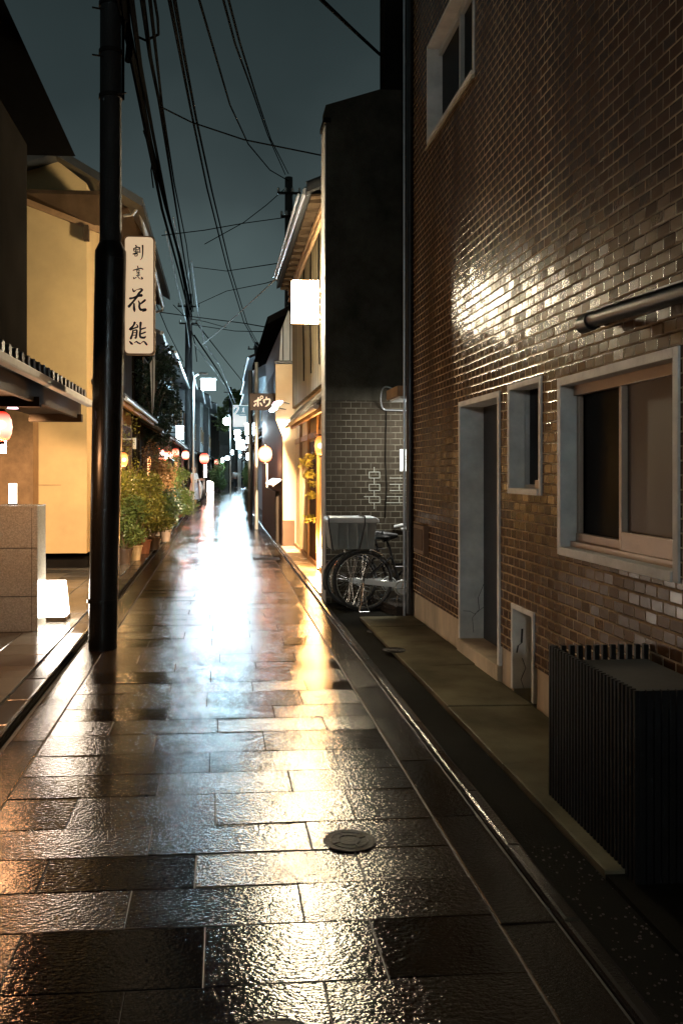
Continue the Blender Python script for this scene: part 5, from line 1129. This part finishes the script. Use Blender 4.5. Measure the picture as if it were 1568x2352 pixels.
# golden maple at the shop
def maple():
    r = random.Random(31); b0 = P(742, HY, 14.2); base = Vector((b0.x+.02, 14.2, .05)); t_ = thing('golden_maple', 'golden leaved maple lit at the shop entrance', 'tree', base)
    m = MB(); top = base+Vector((.05,0,1.9)); m.tube([base, base+Vector((.02,.02,.8)), base+Vector((.05,0,1.4)), top], [.03,.025,.018,.008], 8)
    f = MB()
    for z, ext in ((1.82,.22),(1.70,.34),(1.60,.30),(1.50,.36),(1.36,.24),(1.15,.22),(1.02,.16),(.78,.25)):
        for k in range(4):
            a = r.uniform(0, 6.28); e_ = base+Vector((.04+ext*math.cos(a), ext*math.sin(a), z+r.uniform(-.04,.04))); m.tube([base+Vector((.03,0,z-.12)), e_], [.008,.003], 5)
            foliage(f, e_, (.13,.13,.045), 60, .055, r, droop=.2)
    m.build('trunk', M['bark'], t_, smooth=True); f.build('crown', M['leaf_gold'], t_, fixn=False)
maple()
# tree at the left house
def tree(name, label, base, h, cr, lm, n, size, seed, clumps=26, crown0=.45):
    r = random.Random(seed); t_ = thing(name, label, 'tree', base, 'trees above the roofs'); base = Vector(base)
    m = MB(); f = MB(); top = base+Vector((0,0,h*.8)); m.tube([base, base+Vector((.1,0,h*.4)), top], [.14,.10,.04], 8)
    for i in range(clumps):
        a = r.uniform(0,6.28); q = r.uniform(.2,1)**.7; z = h*(crown0+(1-crown0)*r.random()); k = math.sin(math.pi*min(1,(z/h-crown0)/(1-crown0)*.85+.12))
        c = base+Vector((cr[0]*q*math.cos(a)*k, cr[1]*q*math.sin(a)*k, z)); m.tube([base+Vector((0,0,z*.75)), c], [.035,.01], 5)
        foliage(f, c, (cr[0]*.38, cr[1]*.38, h*.08), n//clumps, size, r)
    m.build('trunk', M['bark'], t_, smooth=True); f.build('crown', lm, t_, fixn=False)
tree('garden_tree', 'dark leafy tree between the ochre house and the boarded house', (-1.85, 24.0, .06), 5.1, (.75,1.6), M['leaf_dark'], 7000, .11, 41)
tree('garden_tree', 'pale leaved tree over the far end of the lane', (P(541,HY,88).x, 88, 0), 9.3, (1.9,2.5), M['leaf_pale'], 3500, .35, 42, crown0=.62)
tree('garden_tree', 'dark conifer shaped tree above the far right roofs', (P(560,HY,70).x+1.2, 72, 0), 10.5, (1.5,2), M['leaf_dark'], 3000, .3, 43)

# ================================================================== people
def person(label, loc, rz, h, top, bottom, hair, pose, long=None):
    t_ = thing('person', label, 'person', loc, 'people walking down the lane'); s = h/1.7
    def skin(name, V, E, rads, mat, par, sub=2, root=0):
        me = bpy.data.meshes.new(name); me.from_pydata([Vector(v)*s for v in V], E, []); o = bpy.data.objects.new(name, me); C.objects.link(o)
        sk = o.modifiers.new('skin', 'SKIN'); sv = me.skin_vertices[0].data if me.skin_vertices else None
        if sv is None: 
            bm = bmesh.new(); bm.from_mesh(me); bm.verts.layers.skin.verify(); bm.to_mesh(me); bm.free(); sv = me.skin_vertices[0].data
        for i, q in enumerate(rads): sv[i].radius = ((q if isinstance(q, tuple) else (q, q))[0]*s, (q if isinstance(q, tuple) else (q, q))[1]*s)
        sv[root].use_root = True
        sb_ = o.modifiers.new('sub', 'SUBSURF'); sb_.levels = sub; sb_.render_levels = sub
        dg = bpy.context.evaluated_depsgraph_get(); nm = bpy.data.meshes.new_from_object(o.evaluated_get(dg)); nm.name = name
        bpy.data.objects.remove(o); nm.materials.clear(); nm.materials.append(mat); nm.polygons.foreach_set('use_smooth', [True]*len(nm.polygons))
        o2 = bpy.data.objects.new(name, nm); C.objects.link(o2); o2.parent = par; return o2
    a = pose  # dict of hand / foot targets
    V = [(0,0,.92),(0,0,1.12),(0,0,1.34),(0,0,1.44),(0,-.01,1.52),(0,-.02,1.61),(0,-.01,1.67)]
    rd = [(.15,.11),(.13,.10),(.14,.10),(.06,.06),(.06,.06),(.085,.095),(.05,.06)]; E = [(0,1),(1,2),(2,3),(3,4),(4,5),(5,6)]
    for sd in (-1, 1):
        el = a['elbow'][0 if sd < 0 else 1]; hd = a['hand'][0 if sd < 0 else 1]; kn = a['knee'][0 if sd < 0 else 1]; ft = a['foot'][0 if sd < 0 else 1]
        n = len(V); V += [(sd*.17,0,1.37), el, hd]; rd += [.055,.042,.028]; E += [(2,n),(n,n+1),(n+1,n+2)]
        hv = Vector(hd); dirn = (hv-Vector(el)).normalized(); side = dirn.cross(Vector((0,1,0))); side = side.normalized() if side.length > .1 else Vector((1,0,0))
        n2 = len(V); V.append(tuple(hv+dirn*.08)); rd.append((.035,.016)); E.append((n+2,n2))
        for q, ln in ((-.03,.065),(-.01,.078),(.01,.074),(.03,.055)):
            k = len(V); V += [tuple(hv+dirn*.09+side*q), tuple(hv+dirn*(.09+ln*.6)+side*q*1.1), tuple(hv+dirn*(.09+ln)+side*q*1.1+Vector((0,-.012,0)))]; rd += [.009,.009,.007]; E += [(n2,k),(k,k+1),(k+1,k+2)]
        k = len(V); V += [tuple(hv+dirn*.04+side*-.045), tuple(hv+dirn*.075+side*-.06)]; rd += [.010,.008]; E += [(n2,k),(k,k+1)]
        n = len(V); V += [(sd*.09,0,.88), kn, (ft[0],ft[1],.07), (ft[0],ft[1]-.13,.035)]; rd += [.085,.058,.038,(.04,.028)]; E += [(0,n),(n,n+1),(n+1,n+2),(n+2,n+3)]
    body = skin('body', V, E, rd, M['skin'], t_)
    cl = MB(); skin('top', [(0,0,.95),(0,0,1.12),(0,0,1.34),(0,0,1.43),(-.17,0,1.37),a['elbow'][0],tuple(Vector(a['elbow'][0]).lerp(Vector(a['hand'][0]),.8)),(.17,0,1.37),a['elbow'][1],tuple(Vector(a['elbow'][1]).lerp(Vector(a['hand'][1]),.8))],
         [(0,1),(1,2),(2,3),(2,4),(4,5),(5,6),(2,7),(7,8),(8,9)], [(.175,.13),(.15,.12),(.16,.12),.075,.075,.06,.045,.075,.06,.045], top, t_)
    if long: 
        m = MB(); m.lathe([(.24*s,.30*s),(.21*s,.6*s),(.17*s,.90*s),(.15*s,1.02*s)], (0,0,0), 20); m.build('skirt', bottom, t_, world=False, smooth=True)
    else:
        skin('trousers', [(0,0,.98),(-.09,0,.86),a['knee'][0],(a['foot'][0][0],a['foot'][0][1],.12),(.09,0,.86),a['knee'][1],(a['foot'][1][0],a['foot'][1][1],.12)], [(0,1),(1,2),(2,3),(0,4),(4,5),(5,6)], [(.17,.13),.105,.078,.06,.105,.078,.06], bottom, t_)
    m = MB()
    for sd in (0, 1): f = a['foot'][sd]; m.tube([Vector((f[0],f[1]+.06,.045))*s, Vector((f[0],f[1]-.02,.055))*s, Vector((f[0],f[1]-.12,.04))*s, Vector((f[0],f[1]-.17,.03))*s], [.035*s,.046*s,.044*s,.026*s], 10)
    m.build('shoes', M['black'], t_, world=False, smooth=True)
    m = MB(); m.lathe([(.02,-.02),(.088,.0),(.100,.05),(.085,.11),(.03,.135)], (0,.015*s,1.57*s+.01), 16); m.build('hair', hair, t_, world=False, smooth=True)
    m = MB()
    for sd in (-1, 1): m.lathe([(.004,0),(.011,.004),(.006,.008)], (sd*.032*s,-.118*s,1.60*s), 8, 'y')
    m.build('eyes', M['ink'], t_, world=False, smooth=True)
    t_.rotation_euler = (0,0,rz); return t_
walk = dict(elbow=[(-.24,.05,1.12),(.24,-.04,1.12)], hand=[(-.25,-.04,.90),(.25,-.16,.92)], knee=[(-.10,-.10,.50),(.10,.08,.50)], foot=[(-.10,-.16,0),(.10,.26,0)])
read = dict(elbow=[(-.22,-.05,1.12),(.22,-.05,1.12)], hand=[(-.10,-.28,1.16),(.12,-.28,1.14)], knee=[(-.09,-.02,.48),(.09,-.02,.48)], foot=[(-.10,.02,0),(.10,0,0)])
q = at(446, 38.5, .06); person('person with brown hair in white top and pale blue skirt by the left pole', q, R(60), 1.72, M['clothw'], M['clothb'], M['hair'], read, long=True)
m = MB(); m.tube([q+Vector((.22,-.2,1.2)), q+Vector((.30,-.26,.85)), q+Vector((.28,-.24,.35))], [.012,.10,.02], 10); tag(m.build('folded_umbrella', M['umb'], smooth=True), 'pale folded umbrella held by the person at the left pole', 'umbrella')
q = gnd(540, 1122); q.z = 0; person('person in a light shirt and dark trousers walking in the middle far lane', q, R(185), 1.75, M['clothw'], M['clothd'], M['hair_b'], walk)
q = gnd(558, 1118); q.z = 0; person('person in dark blue clothes on the right of the far lane', q, R(175), 1.72, M['clothd'], M['clothd'], M['hair_b'], walk)
